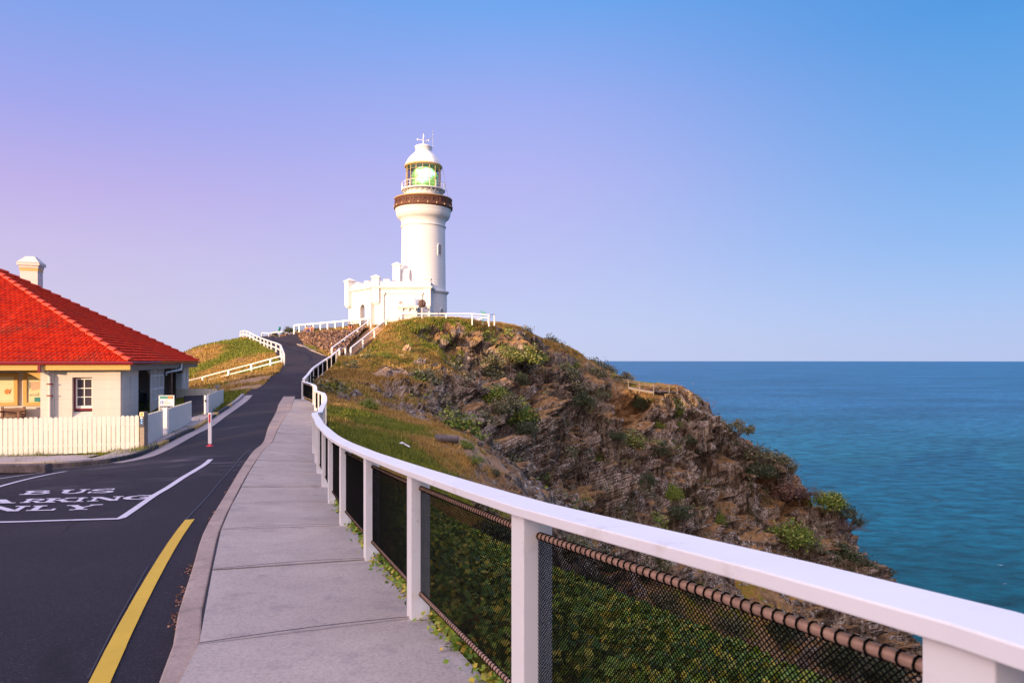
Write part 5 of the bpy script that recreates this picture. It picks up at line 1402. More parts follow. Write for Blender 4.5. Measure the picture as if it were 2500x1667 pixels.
# dark chair and table on the verandah
def chair(x, y, rz, label):
    o = c2w(x, y, .03); rt = thing('chair', label, 'chair', tuple(o), TH+rz, 'verandah chairs')
    MB().b2(-.24,.24,-.24,.24,.42,.46).build('seat', M['dark'], rt, local=True)
    mb = MB()
    for k in range(5): mb.b2(-.2+k*.1-.02,-.2+k*.1+.02,.22,.25,.46,.98)
    mb.b2(-.24,.24,.21,.26,.94,1.02); mb.build('backrest', M['dark'], rt, local=True)
    for i in (-1,1):
        for j in (-1,1): MB().b2(i*.22-.02,i*.22+.02,j*.22-.02,j*.22+.02,0,.42).build('leg', M['dark'], rt, local=True)
chair(-.75, ft(342,-.75), R(-60), 'dark chair nearest the pillar on the shaded verandah')
chair(-1.3, ft(357,-1.3), R(80), 'dark chair further back by the navy door on the verandah')

# ------------------------------------------------------------------ picket fences
M['picket'] = pmat('picket_paint', (.68,.66,.60), .5, .05, 5, 60, .15, .002, col2=(.5,.46,.42), thr=(.62,.82))
def pickets(name, label, a, b_, za0, za1, zb0, zb1, pitch, w, rails=True, gap_front=True, posts=(), curve=0, group=None, cat='picket fence'):
    """a,b plan points; bottom/top heights at a and at b"""
    A = Vector((a[0],a[1],0)); B = Vector((b_[0],b_[1],0)); d = B-A; L_ = d.length; d.normalize(); ang = math.atan2(d.y, d.x); nrm = Vector((-d.y, d.x, 0))
    rt = thing(name, label, cat, (a[0], a[1], za0), 0, group); mb = MB(); n = int(L_/pitch)
    for k in range(n):
        t = (k+.5)/n; p = A+d*(L_*t); z0 = za0+(zb0-za0)*t+random.uniform(-.01,.015); z1 = za1+(zb1-za1)*t+random.uniform(-.008,.008)-curve*4*t*(1-t)
        lean = random.uniform(-.004,.004)
        ax = (d, nrm, (Vector((0,0,1))+d*lean).normalized())
        mb.box((p.x, p.y, (z0+z1)/2), (w, .02, z1-z0), axes=ax)
        mb.box((p.x, p.y, z1+.012), (w*.6, .02, .025), axes=ax)
    mb.build('pickets', M['picket'], rt)
    for f in (.22, .78):
        MB().beam(A+nrm*.035+Vector((0,0,za0+(za1-za0)*f)), B+nrm*.035+Vector((0,0,zb0+(zb1-zb0)*f)), .045, .07).build('rail', M['picket'], rt)
    for t in posts:
        p = A+d*(L_*t)+nrm*.10; z0 = za0+(zb0-za0)*t; z1 = za1+(zb1-za1)*t
        MB().box((p.x,p.y,(z0+z1)/2-.05), (.1,.1,z1-z0), ang).build('post', M['picket'], rt)
    return rt
A0 = P(345,0,19.6); Bl = P(0,0,18.5); dl = (A0-Bl); L0 = dl.length; dl.normalize(); Al = A0-dl*(L0+9)
pickets('picket_fence', 'long cream picket fence in front of the cottage porch and window', (Al.x,Al.y), (A0.x-.06*dl.x, A0.y-.06*dl.y), -2.62,-1.55,-2.60,-1.61,   .1165, .104, posts=(.1,.3,.5,.7,.9))
g = 'white boards fencing the lane side of the cottage'
a = P(357,0,20.15); b_ = P(397,0,22.0); pickets('lane_gate', 'short close-boarded white panel between the waymark post and the tall lit post', (a.x,a.y), (b_.x,b_.y), -2.58,-1.62,-2.62,-1.62, .088, .083, group=g, cat='fence panel')
a = P(409.5,0,22.5); b_ = P(467,0,26.5); pickets('lane_picket_panel', 'long white board panel under the gift shop sign', (a.x,a.y), (b_.x,b_.y), -2.60,-1.61,-2.58,-1.61, .088, .083, group=g, cat='fence panel')
a = P(506,0,29.2); b_ = P(545,0,34.2); rt = pickets('far_lane_panel', 'white board panel with black hinges beyond the driveway gap', (a.x,a.y), (b_.x,b_.y), -2.50,-1.51,-2.25,-1.46, .1, .094, group=g, cat='fence panel')
pq = P(503.5,0,28.9); MB().box((pq.x,pq.y,-2.05), (.13,.13,1.12), R(50)).build('gate_post', M['white'], rt)
for z_ in (-1.72,-2.36): MB().box((pq.x-.0,pq.y-.075,z_), (.07,.03,.1), R(10)).build('hinge', M['dark'], rt)
pq = P(531,0,32.5); MB().tube([(pq.x,pq.y,-1.6),(pq.x,pq.y,-1.30)], .03, 6).box((pq.x,pq.y,-1.25), (.22,.08,.12)).build('latch', M['steel'], rt)
a = P(430,0,38.5); b_ = P(532,0,38.0); pickets('rear_picket_fence', 'cream board fence facing us at the back of the driveway', (a.x,a.y), (b_.x,b_.y), -2.42,-1.62,-2.42,-1.62, .19, .175, group=g, cat='fence panel')
MB_ = MB().b2(a.x, b_.x, 38.6, 38.7, -3.2, -2.44); tag(MB_.build('driveway_shade_strip', M['shadedk']), 'low dark strip painted as shadow under the rear board fence', 'wall')  # dark strip stands in for shadowed ground below the fence
pq = P(403.5,0,22.2); tag(MB().box((pq.x,pq.y,-2.1), (.13,.13,1.06), R(15)).box((pq.x,pq.y,-1.555), (.15,.15,.03), R(15)).build('gate_post', M['white'], bevel=.006), 'square white post between the two lane side board panels', 'post')

# driveway apron of dark asphalt behind the lane kerb
dpoly = [P(468,0,26.6), P(505,0,29.0), P(545,0,37.5), P(450,0,38.0)]
mb = MB(); dv = [(p.x-.3*(i==0), p.y) for i, p in enumerate(dpoly)]
mb.add([(x, y, t1(x, y)+.10) for x, y in dv], [(0,1,2,3)]); tag(mb.build('driveway', M['asphalt']), kind='structure')

# waymark post
wp = P(350,0,19.55); rt = thing('waymark_post', 'timber waymark post with arrow and blue symbols at the picket fence corner', 'sign post', (wp.x, wp.y, -2.6), R(-12))
zt_ = lambda py: (EY-py)/FPX*19.5+2.6
MB().b2(-.075,.075,-.06,.09,-.2,zt_(1005.5)).build('post', M['timber'], rt, local=True, bevel=.005)
MB().b2(-.07,.07,-.068,-.061,zt_(1043),zt_(1016)).build('plate', PR['navy'], rt, local=True)
MB().b2(-.07,.07,-.068,-.061,zt_(1015.6),zt_(1006)).build('emblem_plate', PR['tan'], rt, local=True)
mb = MB(); z_ = (zt_(1006)+zt_(1015.6))/2
mb.add([(.04*math.cos(a), -.071, z_+.04*math.sin(a)) for a in [2*math.pi*j/10 for j in range(10)]], [tuple(range(10))]); mb.build('emblem', PR['orange'], rt, local=True)
z_ = zt_(1019.5); MB().b2(-.035,.045,-.072,-.069,z_-.008,z_+.008).add([(-.05,-.0715,z_),(-.015,-.0715,z_+.035),(-.002,-.0715,z_+.026),(-.03,-.0715,z_)],[(0,1,2,3)]).add([(-.05,-.0715,z_),(-.015,-.0715,z_-.035),(-.002,-.0715,z_-.026),(-.03,-.0715,z_)],[(3,2,1,0)]).build('arrow', PR['white'], rt, local=True)
for py in (1025.5, 1032):
    z_ = zt_(py); s_ = MB().b2(-.035,.035,-.071,-.069,z_-.032,z_+.032).build('symbol', PR['blue'], rt, local=True)
    MB().b2(-.018,.018,-.073,-.0715,z_-.014,z_+.018).build('figure', PR['sky'], s_, local=True)

# visitor sign
Ys = 27.3; sp_ = P(406,0,Ys); z1 = (EY-965)/FPX*Ys; z0 = -2.66; H = z1-z0; W = 33*Ys/FPX
rt = thing('visitor_sign', 'free-standing visitor information and gift shop sign on the verandah edge', 'sign', (sp_.x, sp_.y, z0), R(6))
f = lambda py: (EY-py)/FPX*Ys-z0
MB().b2(-W/2,W/2,0,.05,.05,H).b2(-W/2-.02,-W/2+.02,.0,.06,0,H).b2(W/2-.02,W/2+.02,0,.06,0,H).build('board', PR['white'], rt, local=True)
MB().b2(-W/2+.02,W/2-.02,-.006,-.001,f(974),f(966)).build('header', PR['sgreen'], rt, local=True)
h_ = MB().b2(.05,W/2-.02,-.009,-.0065,f(973.5),f(966.5)).build('picture', PR['brownp'], rt, local=True)
MB().b2(.14,.19,-.011,-.0095,f(972.5),f(968)).b2(.0701,.11,-.011,-.0095,f(972),f(969)).build('figure', PR['orange'], h_, local=True)
MB().b2(-W/2+.02,W/2-.02,-.006,-.001,f(1008),f(990.5)).build('footer', PR['navy'], rt, local=True)
ic = MB().b2(-W/2+.04,-W/2+.16,-.007,-.001,f(986.5),f(978)).build('icon', PR['blue'], rt, local=True)
xi = -W/2+.10; z_ = (f(986.5)+f(978))/2
MB().b2(xi-.012,xi+.012,-.010,-.008,z_-.045,z_+.015).b2(xi-.028,xi+.028,-.0101,-.0081,z_-.05,z_-.038).b2(xi-.026,xi,-.0102,-.0082,z_+.012,z_+.022).b2(xi-.012,xi+.012,-.010,-.008,z_+.032,z_+.052).build('letter', PR['white'], ic, local=True)
def put_text(body, size, x, z, yy, mat, par, bold=.0, name='lettering'):
    vs, fs_ = text_mb(body, size, bold); MB().add([(v.x+x, yy, v.y+z) for v in vs], fs_).build(name, mat, par, local=True)
for i, wd in enumerate(('Visitor','Information','Centre')): put_text(wd, .062, -W/2+.19, f(980.2)-.064*i, -.0075, PR['navy'], rt, .001)
put_text('Gift Shop', .115, -W/2+.035, f(998.6), -.0085, PR['white'], rt, .001)

# flexible lane marker
bp = hitT(512.5, 1089); rt = thing('lane_marker', 'white flexible marker post with red reflector standing in the lane', 'bollard', tuple(bp), R(-10))
k_ = bp.y/FPX; hh = (1089-1007)*k_
MB().b2(-.055,.055,-.018,.018,.07,hh).build('post', M['white'], rt, local=True, bevel=.008)
MB().b2(-.024,.024,-.026,-.019,hh-.29,hh-.045).build('reflector', PR['red'], rt, local=True)
MB().lathe((0,0,0), [(.10,.004),(.09,.02),(.03,.03),(.022,.075)], 12).build('base', PR['red'], rt, local=True)
# wheel stop
ws = hits([(-60,1154),(119,1153)]); mb = MB(); mb.beam(ws[0]+Vector((0,.0,.10)), ws[1]+Vector((0,0,.10)), .2, .2)
tag(mb.build('wheel_stop', M['kerbold'], bevel=.02), 'low concrete wheel stop in the parking bay before the old kerb', 'wheel stop')
# ------------------------------------------------------------------ vegetation
def leaf_mat(name, dark, mid, light, flush=None):
    m, nt, N, L, b = newmat(name)
    at = N.new('ShaderNodeVertexColor'); at.layer_name = 'tone'
    sp = N.new('ShaderNodeSeparateColor'); L.new(at.outputs[0], sp.inputs[0])
    c = rmp(N, L, sp.outputs[0], [(0, dark), (.5, mid), (1, light)])
    if flush: c = mixc(N, L, rmp(N, L, sp.outputs[1], [(.62, 0.0), (.9, 1.0)]), c, flush)
    L.new(c, b.inputs['Base Color']); b.inputs['Roughness'].default_value = .55; b.inputs['Specular IOR Level'].default_value = .35
    return m
M['leafg'] = leaf_mat('green_shrub_leaves', (.03,.055,.006), (.10,.165,.015), (.22,.28,.035), (.34,.32,.06))
M['leafd'] = leaf_mat('dark_shrub_leaves', (.012,.022,.008), (.035,.055,.02), (.075,.10,.035), (.12,.11,.05))
M['leafgrey'] = leaf_mat('grey_green_leaves', (.04,.045,.018), (.10,.105,.045), (.19,.18,.09), (.27,.22,.12))
M['leafy'] = leaf_mat('yellow_green_leaves', (.04,.06,.008), (.12,.15,.02), (.26,.26,.06), (.40,.36,.13))
M['leafr'] = leaf_mat('reddish_twig_leaves', (.045,.018,.018), (.12,.05,.04), (.20,.09,.06), (.22,.14,.06))
M['twig'] = pmat('twig_bark', (.14,.095,.075), .8, .25)
def leaves(centers, size, rng, elong=1.7, flat=.0):
    n = len(centers); u = rng.normal(size=(n,3)); u[:,2] = u[:,2]*.8; u /= np.linalg.norm(u,axis=1)[:,None]
    w = rng.normal(size=(n,3)); w[:,2] += flat; v = np.cross(u, w); v /= np.linalg.norm(v,axis=1)[:,None]
    s = size*rng.uniform(.6,1.35,n)[:,None]
    a = centers-u*s*elong/2; b = centers+v*s*.5; c = centers+u*s*elong/2; d = centers-v*s*.5
    V = np.stack([a,b,c,d],1).reshape(-1,3); F = np.arange(4*n).reshape(n,4); return V, F
def shrub_proto(seed, ntip=46, nl=34, ls=.085, spread=.17, dome=.75, bare=False):
    rng = np.random.default_rng(seed); nl = int(nl*1.7); ls *= .82
    t = rng.normal(size=(ntip,3)); t[:,2] = np.abs(t[:,2])*dome+.05; t /= np.linalg.norm(t,axis=1)[:,None]
    t *= rng.uniform(.45,1.02,ntip)[:,None]; t[:,2] = t[:,2]*.9
    c = (t[:,None,:]+rng.normal(size=(ntip,nl,3))*spread*np.array([1,1,.8])).reshape(-1,3)
    V, F = leaves(c, ls, rng)
    tip_tone = rng.uniform(0,1,ntip)
    tone = np.clip(np.repeat(tip_tone, nl)*.55+rng.uniform(0,.45,ntip*nl), 0, 1)
    col = np.stack([np.repeat(tone,4), np.repeat(rng.uniform(0,1,len(tone)),4), np.zeros(4*len(tone))],1)
    st = MB()
    for k in range(14 if not bare else 46):
        q = t[k % ntip]; mid = q*.5+rng.normal(size=3)*.06
        st.tube([(0,0,-.25), tuple(mid*.8), tuple(q*.97)], [.03,.018,.007], 4, caps=False)
        if bare:
            for j in range(3):
                e = q + rng.normal(size=3)*.22; st.tube([tuple(q*.75), tuple(e)], [.010,.004], 3, caps=False)
    return V, F, col, st
PROTO = {}
def make_proto(kind, seed, **kw):
    V, F, col, st = shrub_proto(seed, **kw)
    r = bpy.data.objects.new('shrub', None)
    fo = np_mesh('foliage', V, F, M['leafg'], False, col, 'tone'); COL.objects.unlink(fo)
    s_ = st.build('stem', M['twig']); COL.objects.unlink(s_)
    PROTO.setdefault(kind, []).append((fo, s_))
make_proto('round', 1); make_proto('round', 2, ntip=60, nl=30); make_proto('round', 3, ntip=38, spread=.2)
make_proto('loose', 4, ntip=26, nl=34, spread=.15, ls=.09); make_proto('loose', 5, ntip=30, nl=26, spread=.14)
make_proto('bare', 6, ntip=46, nl=5, ls=.04, spread=.12, bare=True)
make_proto('tuft', 7, ntip=30, nl=20, ls=.07, spread=.1)
_k = [0]
def shrub(name, label, loc, r, mat, kind='round', sq=(1,1,1), group='shrubs clinging to the headland', cat='shrub'):
    ps = PROTO[kind]; fo, st = ps[_k[0] % len(ps)]; _k[0] += 1
    rt = bpy.data.objects.new(name, None); COL.objects.link(rt); rt.location = loc; rt.rotation_euler = (0,0,random.uniform(0,6.28))
    tag(rt, label, cat, group)
    for o, nm, mm in ((fo,'foliage',mat),(st,'stem','twig')):
        c = o.copy(); c.name = nm; COL.objects.link(c); c.parent = rt; c.scale = (r*sq[0], r*sq[1], r*sq[2])
        c.material_slots[0].link = 'OBJECT'; c.material_slots[0].material = M[mm]
    return rt
def cliff_shrub(px, py, rp, mat, label, kind='round', name='shrub', sq=(1,1,1), up=.25, Y=None, group='shrubs clinging to the headland'):
    """rp: radius in photo pixels; stands where the photo shows it on the slope"""
    if Y is None:
        loc, n = ray(px, py+rp*.35)
        if loc is None or loc.y > 125:
            for dx in (6, 14, 24, 36, 50):
                loc, n = ray(px-dx, py+rp*.5+dx*.7)
                if loc is not None and loc.y < 115: break
            if loc is None or loc.y > 125: loc = P(px, py, 99)
            q = P(px, py+rp*.4, loc.y+.3); loc = q
    else: loc = P(px, py+rp*.6, Y)
    r = rp*1.32*loc.y/FPX
    return shrub(name, label, (loc.x, loc.y, loc.z-r*.1), r, mat, kind, sq, group)
S = cliff_shrub
S(898,988,20,'leafg','bright green round bush alone beside the grey rocks right of the fence bend')
S(1205,962,30,'leafg','dense green bush at mid-cliff, left one of the pair above the gully')
S(1240,985,34,'leafgrey','olive bush right behind the dense green one at mid-cliff','loose')
S(1262,1012,34,'leafg','long dark green thicket trailing down the mid-cliff gully','round',sq=(1,1,1.3))
S(1283,1045,22,'leafd','lowest dark clump of the mid-cliff thicket')
S(1268,930,20,'leafd','narrow dark bush between two brown ribs under the upper scrub',sq=(.8,.8,1.4))
S(1282,868,34,'leafy','yellow-tipped bush high under the hilltop, right one')
S(1240,862,32,'leafy','yellow-tipped loose bush high under the hilltop, left one','loose')
S(1205,880,22,'leafgrey','small olive bush left of the yellow-tipped pair','loose')
S(1318,872,16,'leafg','small green bush on the shoulder right of the yellow-tipped pair')
S(1380,905,30,'leafgrey','upper grey-green scrub on the right shoulder slope','loose')
S(1400,938,32,'leafgrey','grey-green scrub strip running down the shoulder, middle part','loose')
S(1425,975,26,'leafd','dark lower end of the grey-green scrub strip')
S(1450,998,13,'leafg','little bright green tuft below the scrub strip','tuft')
S(1468,960,18,'leafgrey','small scrub just below the left end of the timber lookout rail','loose')
S(1561,985,18,'leafd','dark narrow bush below the middle of the lookout',sq=(.8,.8,1.3))
S(1659,1003,13,'leafg','small green bush on the orange slope right of the lookout')
S(1614,1035,12,'leafg','small bright bush on the bare brown slope under the lookout')
S(1682,1072,15,'leafd','dark bush on the brown scree, right of centre')
S(1533,1072,32,'leafy','large yellow-green bush above the leafless red one')
S(1505,1060,18,'leafd','dark bush tucked left of the large yellow-green bush')
S(1614,1098,20,'leafd','dark green bush right of the large yellow-green bush',sq=(.9,.9,1.3))
S(1545,1140,38,'leafr','leafless reddish bush with pale bare branches','bare','shrub',(1.2,1,.9))
S(1581,1170,18,'leafd','dark shrub just below right of the leafless red bush',sq=(.8,.8,1.4))
S(1647,1205,20,'leafg','green shrub upright against the white rock rib',sq=(.8,.8,1.4))
S(1662,1248,22,'leafd','dark shrub just above the rail below the white rock rib')
S(1749,1268,20,'leafg','green shrub low on the cliff touching the rail line',sq=(.8,.8,1.5))
S(1137,1085,16,'leafg','small green patch bush right of the grey pipe')
S(1155,1118,22,'leafg','low green bush on the shelf tip above the rail','tuft')
S(1200,1150,18,'leafd','dark low bush on the shelf tip next to the rail','tuft')
g_ = 'bushes on the seaward skyline'
S(1463,905,20,'leafgrey','left bush standing behind the timber lookout rail','loose',Y=100.5,group=g_)
S(1440,905,11,'leafgrey','smallest bush left of those behind the lookout rail','loose',Y=100.5,group=g_)
S(1526,915,19,'leafgrey','right bush standing behind the timber lookout rail','loose',Y=101,group=g_)
S(1745,1015,8,'leafd','tiny skyline bush above the lone windswept tree','tuft',Y=99,group=g_)
S(1806,1035,26,'leafgrey','lone windswept bush against the sea, uppermost of the seaward edge','loose',Y=100,group=g_)
S(1870,1098,40,'leafgrey','large spreading grey-green bush against the sea','loose',Y=101,group=g_,sq=(1.15,1,.9))
S(1908,1122,30,'leafgrey','darker right end of the large spreading seaside bush','loose',Y=101,group=g_)
S(1858,1140,26,'leafd','shaded underside bush below the large spreading seaside bush',Y=99.5,group=g_)
S(1955,1185,34,'leafr','reddish brown scrub on the seaward edge','bare',Y=100,group=g_,sq=(1.2,1,.9))
S(1925,1190,30,'leafr','brown scrub inland of the reddish seaward scrub','loose',Y=98.5,group=g_)
S(2024,1212,30,'leafg','bright green bush on the low seaward edge',Y=99.5,group=g_)
S(2062,1240,28,'leafd','dark bush right of the bright green one on the low seaward edge','loose',Y=98.5,group=g_)
S(2072,1268,30,'leafr','purplish bare scrub hanging on the low seaward edge','bare',Y=97.5,group=g_)
S(2100,1270,15,'leafd','small bush sticking out furthest over the sea','loose',Y=97.5,group=g_)
S(1928,1300,42,'leafg','big dark-green bush just above the rail at lower right')
S(2060,1338,34,'leafd','dark bush low on the cliff near the sea edge',Y=95)
S(2100,1370,30,'leafd','lowest dark bush before the rail hides the cliff',Y=94)
S(1985,1330,26,'leafgrey','grey-green bush between the two big low bushes','loose')
S(2180,1392,9,'leafd','tiny bush poking over the rail against the sea','tuft',Y=95,group=g_)
S(1205,1300,40,'leafd','dark bush under the rail left of the second post',Y=None)
for i, (a, b_, r_) in enumerate(((1400,1330,36),(1480,1372,34),(1570,1395,30),(1690,1440,32),(1900,1530,44),(2050,1600,50),(1620,1470,36),(1450,1430,40),(2160,1640,40),(1780,1530,34))):
    S(a, b_, r_, 'leafd' if i % 3 else 'leafgrey', 'dark bush under the rail, ' + ('nearest the wide middle post','between rail and pipe, a third of the way along','between rail and pipe, near the middle','between rail and pipe, right of the middle','seen below the pipe left of the last post','lowest one by the last post','crossed by the middle of the pipe','behind the mesh just right of the wide post','at the frame corner right of the last post','below the pipe two thirds along')[i], 'round', group='dark bushes in the gully under the rail')
# scrub by the terrace
g_ = 'dark shrubs behind the crest'
def at_(px, py, rp, Y, label, kind='loose', mat='leafd'):
    q = P(px, py+rp*.8, Y); return shrub('shrub', label, tuple(q), rp*Y/FPX, mat, kind, (1,1,1.1), g_)
at_(706,800,13,92,'tallest dark shrub at the crest beside the terrace fence','round')
at_(671,811,9,99,'low dark shrub at the crest left of the blue-green viewer')
at_(692,812,7,97,'small dark shrub between the viewer and the tall crest shrub')
at_(727,806,9,88.5,'dark shrub showing through the first bays of the terrace fence','round')
at_(738,807,7,88.5,'small shrub in the second bay of the terrace fence')
at_(775,801,10,88,'dark shrub seen through the middle of the terrace fence','round')
at_(789,803,6,88,'small dark shrub right of the middle one behind the terrace fence')
at_(642,821,5,100,'tiny dark shrub at the left end of the low crest rail','tuft')
# tufts on the hill
g_ = 'grass tussocks on the hill'
for px, py, rp, lab in ((952,787,11,'spiky tussock by the top of the stairs'),(920,814,10,'dark green tussock right of the middle of the stairs'),(993,840,13,'dark green tussock high on the sunny slope'),(937,870,14,'bright green tussock low on the sunny slope left of the pale rock'),
        (1012,870,9,'small tussock just above the pale rock'),(1040,800,8,'tussock close under the hilltop fence, left one'),(1145,795,8,'tussock close under the hilltop fence, right one')):
    S(px, py, rp, 'leafg', lab, 'tuft', 'grass_tussock', group=g_)

# ---- blades of grass
def blades(name, mask, n, hmin, hmax, wmul, seed, matname='blade', spread=1.0, gbias=0.0):
    rng = np.random.default_rng(seed)
    w = mask.astype(float); w /= w.sum()
    k = rng.choice(len(w), n, p=w); na = GNA
    nb = np.where(k % na < na-1, k+1, k); nr_ = np.minimum(k+na, GNR*na-1)
    u = rng.uniform(-.5,.5,(n,2))
    p = GV[k] + (GV[nb]-GV[k])*u[:,:1] + (GV[nr_]-GV[k])*u[:,1:]
    D = np.linalg.norm(p, axis=1)
    clump = .5+.5*np.clip(fbm(p*.9+3, 2)*2.2, -1, 1)
    h = (hmin+(hmax-hmin)*clump*rng.uniform(.4,1,n)); wd = np.maximum(.008, D*.00045)*wmul*rng.uniform(.7,1.3,n)
    th = rng.uniform(0, 2*math.pi, n); s = np.stack([np.cos(th), np.sin(th), np.zeros(n)],1)*wd[:,None]
    lean = rng.normal(size=(n,3))*.38; lean[:,2] = 1; lean[:,0] += .18; lean /= np.linalg.norm(lean,axis=1)[:,None]
    tip = p+lean*h[:,None]
    V = np.stack([p-s-[0,0,.02], p+s-[0,0,.02], tip],1).reshape(-1,3); F = np.arange(3*n).reshape(n,3)
    g = np.clip(GC[k,1]+.45*fbm(p*.35+9, 3)+rng.normal(size=n)*.12+gbias, 0, 1)
    col = np.stack([np.repeat(rng.uniform(0,1,n),3), np.repeat(g,3), np.zeros(3*n)],1)
    o = np_mesh(name, V, F, M[matname], False, col, 'tone'); return tag(o, kind='stuff')
def blade_mat():
    m, nt, N, L, b = newmat('grass_blades')
    at = N.new('ShaderNodeVertexColor'); at.layer_name = 'tone'
    sp = N.new('ShaderNodeSeparateColor'); L.new(at.outputs[0], sp.inputs[0])
    dry = rmp(N, L, sp.outputs[0], [(0,(.20,.11,.025)),(.6,(.38,.23,.06)),(1,(.55,.38,.15))])
    grn = rmp(N, L, sp.outputs[0], [(0,(.055,.085,.010)),(.6,(.15,.18,.018)),(1,(.30,.29,.05))])
    c = mixc(N, L, rmp(N, L, sp.outputs[1], [(.25,0.0),(.6,1.0)]), dry, grn)
    L.new(c, b.inputs['Base Color']); b.inputs['Roughness'].default_value = .7; b.inputs['Specular IOR Level'].default_value = .2
    return m
M['blade'] = blade_mat()
na = GNA; NV = len(GV)-1
ia = np.arange(NV) % na; vx, vy = gx0, gy0
infr = ia < 1130
gr = GC[:-1,0]; hard_ = ghard[:NV].astype(bool) if len(ghard) >= NV else None
base = infr & (~ghard.astype(bool)) & (GV[:-1,2] > -22)
blades('hill_grass', base & (vy > 50) & (vy < 100) & (vx > -20) & (gr > .45) & (GV[:-1,2] > -14), 150000, .10, .50, 1.0, 11, gbias=-.14)
blades('mound_grass', base & (vy > 44) & (vy < 110) & (vx <= -15) & (gr > .35), 90000, .06, .42, 1.0, 12, gbias=.20)
blades('shelf_grass', base & (vy > 12) & (vy <= 52) & (vx > -16) & (gr > .40) & (gdmin > .3), 110000, .05, .28, 1.0, 13)
gard = inpoly(vx, vy, [(-45,10)]+offs(LKERB, .7)+[(-22,60),(-45,60)]) & ~inpoly(vx, vy, [tuple(c2w(*q)[:2]) for q in ((-16,-.3),(.3,-.3),(.3,15.3),(-16,15.3))])
blades('garden_grass', base & gard & (vy < 44), 30000, .04, .12, 1.2, 14, gbias=.15)
def scrub(name, mask, n, size, seed, mat, hh):
    rng = np.random.default_rng(seed); w = mask.astype(float); w /= w.sum(); k = rng.choice(len(w), n, p=w)
    p = GV[k] + rng.normal(size=(n,3))*.35; p[:,2] += rng.uniform(0,1,n)*hh
    V, F = leaves(p, size, rng); cl = np.clip(.5+fbm(p*.6, 2)*1.6, 0, 1); t = np.clip(cl*.6+rng.uniform(0,.5,n),0,1)
    col = np.stack([np.repeat(t,4), np.repeat(rng.uniform(0,1,n),4), np.zeros(4*n)],1)
    return tag(np_mesh(name, V, F, mat, False, col, 'tone'), kind='stuff')
_pv = GV[:-1]; _far = base & (_pv[:,2] < 4) & (_pv[:,2] > -45) & (vy > 40) & (vx > -14)
_nz = fbm(_pv*.28+60, 4); _nb = fbm(_pv*.09+71, 3)
scrub('olive_scrub', _far & (_nz > .30) & (_nb > -.15) & ((_pv[:,2] < .5) | (vx > -3)), 30000, .15, 31, M['leafgrey'], .45)
scrub('green_scrub', _far & (_nz < -.36) & (vx > -9), 18000, .14, 32, M['leafg'], .40)
scrub('brown_scrub', _far & (_nb < -.12) & (_nz > .05) & (_pv[:,2] < -2) & (vx > -4), 8000, .14, 33, M['leafr'], .35)
blades('cliff_grass', _far & ((vx < 13) | (vx > 27)) & (gr > .3) & (_nz > -.1), 38000, .12, .45, 1.1, 34, gbias=-.25)
# leafy creeper between the path edge and the mesh, spilling down the verge
def creeper(name, pts, size, seed, mat, hmax=.12):
    rng = np.random.default_rng(seed)
    V, F = leaves(pts+rng.uniform(0,1,(len(pts),3))*np.array([0,0,hmax]), size, rng, 1.25, 1.2)
    n = len(pts); cl = np.clip(.5+fbm(pts*1.8, 3)*1.4, 0, 1); t = np.clip(cl*.6+rng.uniform(0,.5,n),0,1)
    col = np.stack([np.repeat(t,4), np.repeat(rng.uniform(0,1,n),4), np.zeros(4*n)],1)
    return tag(np_mesh(name, V, F, mat, False, col, 'tone'), kind='stuff')
M['creeper'] = leaf_mat('creeper_leaves', (.05,.10,.008), (.14,.25,.02), (.30,.36,.03), (.50,.36,.05))
M['verge'] = leaf_mat('verge_leaves', (.015,.04,.004), (.08,.16,.012), (.24,.33,.02), (.38,.32,.03))
M['litter'] = leaf_mat('dry_litter', (.10,.04,.02), (.26,.11,.05), (.42,.22,.12))
def along(n, ymax, d0, d1, seed, dens_pow=1.0, zoff=.0, noise_t=None):
    rng = np.random.default_rng(seed); fl_ = np.array(dens(FENCE_N, .1)); fl_ = fl_[fl_[:,1] < ymax]
    k = rng.integers(0, len(fl_)-1, n); t = np.stack([fl_[k+1,0]-fl_[k,0], fl_[k+1,1]-fl_[k,1]],1); t /= np.linalg.norm(t,axis=1)[:,None]
    nr_ = np.stack([t[:,1], -t[:,0]],1); d = d0+(d1-d0)*rng.uniform(0,1,n)**dens_pow
    xy_ = fl_[k]+nr_*d[:,None]+rng.normal(size=(n,2))*.05
    if noise_t is not None:
        q = np.concatenate([xy_*1.6, np.zeros((n,1))],1); keep = fbm(q, 3) > noise_t + .0*d; xy_ = xy_[keep]; d = d[keep]
    z = T(xy_[:,0], xy_[:,1])+zoff
    return np.concatenate([xy_, z[:,None]],1), d
p_, d_ = along(12000, 9.5, .055, .30, 21, 1.4, zoff=.07, noise_t=-.18); creeper('creeper', p_, .028, 22, M['creeper'], .10)
p_, d_ = along(60000, 13, .30, 3.2, 23, 1.0, 0, -.35); creeper('verge_bushes', p_, .04, 24, M['verge'], .30)
_jo = np.array(dens(KOUT, .05)); _jo = _jo[_jo[:,1] < 12]; _r = np.random.default_rng(77); _k2 = _r.integers(0, len(_jo), 2600)
_xy = _jo[_k2] + _r.normal(size=(2600,2))*.03 - np.array([.035,0]); _q = np.concatenate([_xy*1.3, np.zeros((2600,1))],1); _xy = _xy[fbm(_q, 3) > .05]
creeper('leaf_litter', np.concatenate([_xy, T(_xy[:,0], _xy[:,1])[:,None]+.005],1), .014, 78, M['litter'], .02)
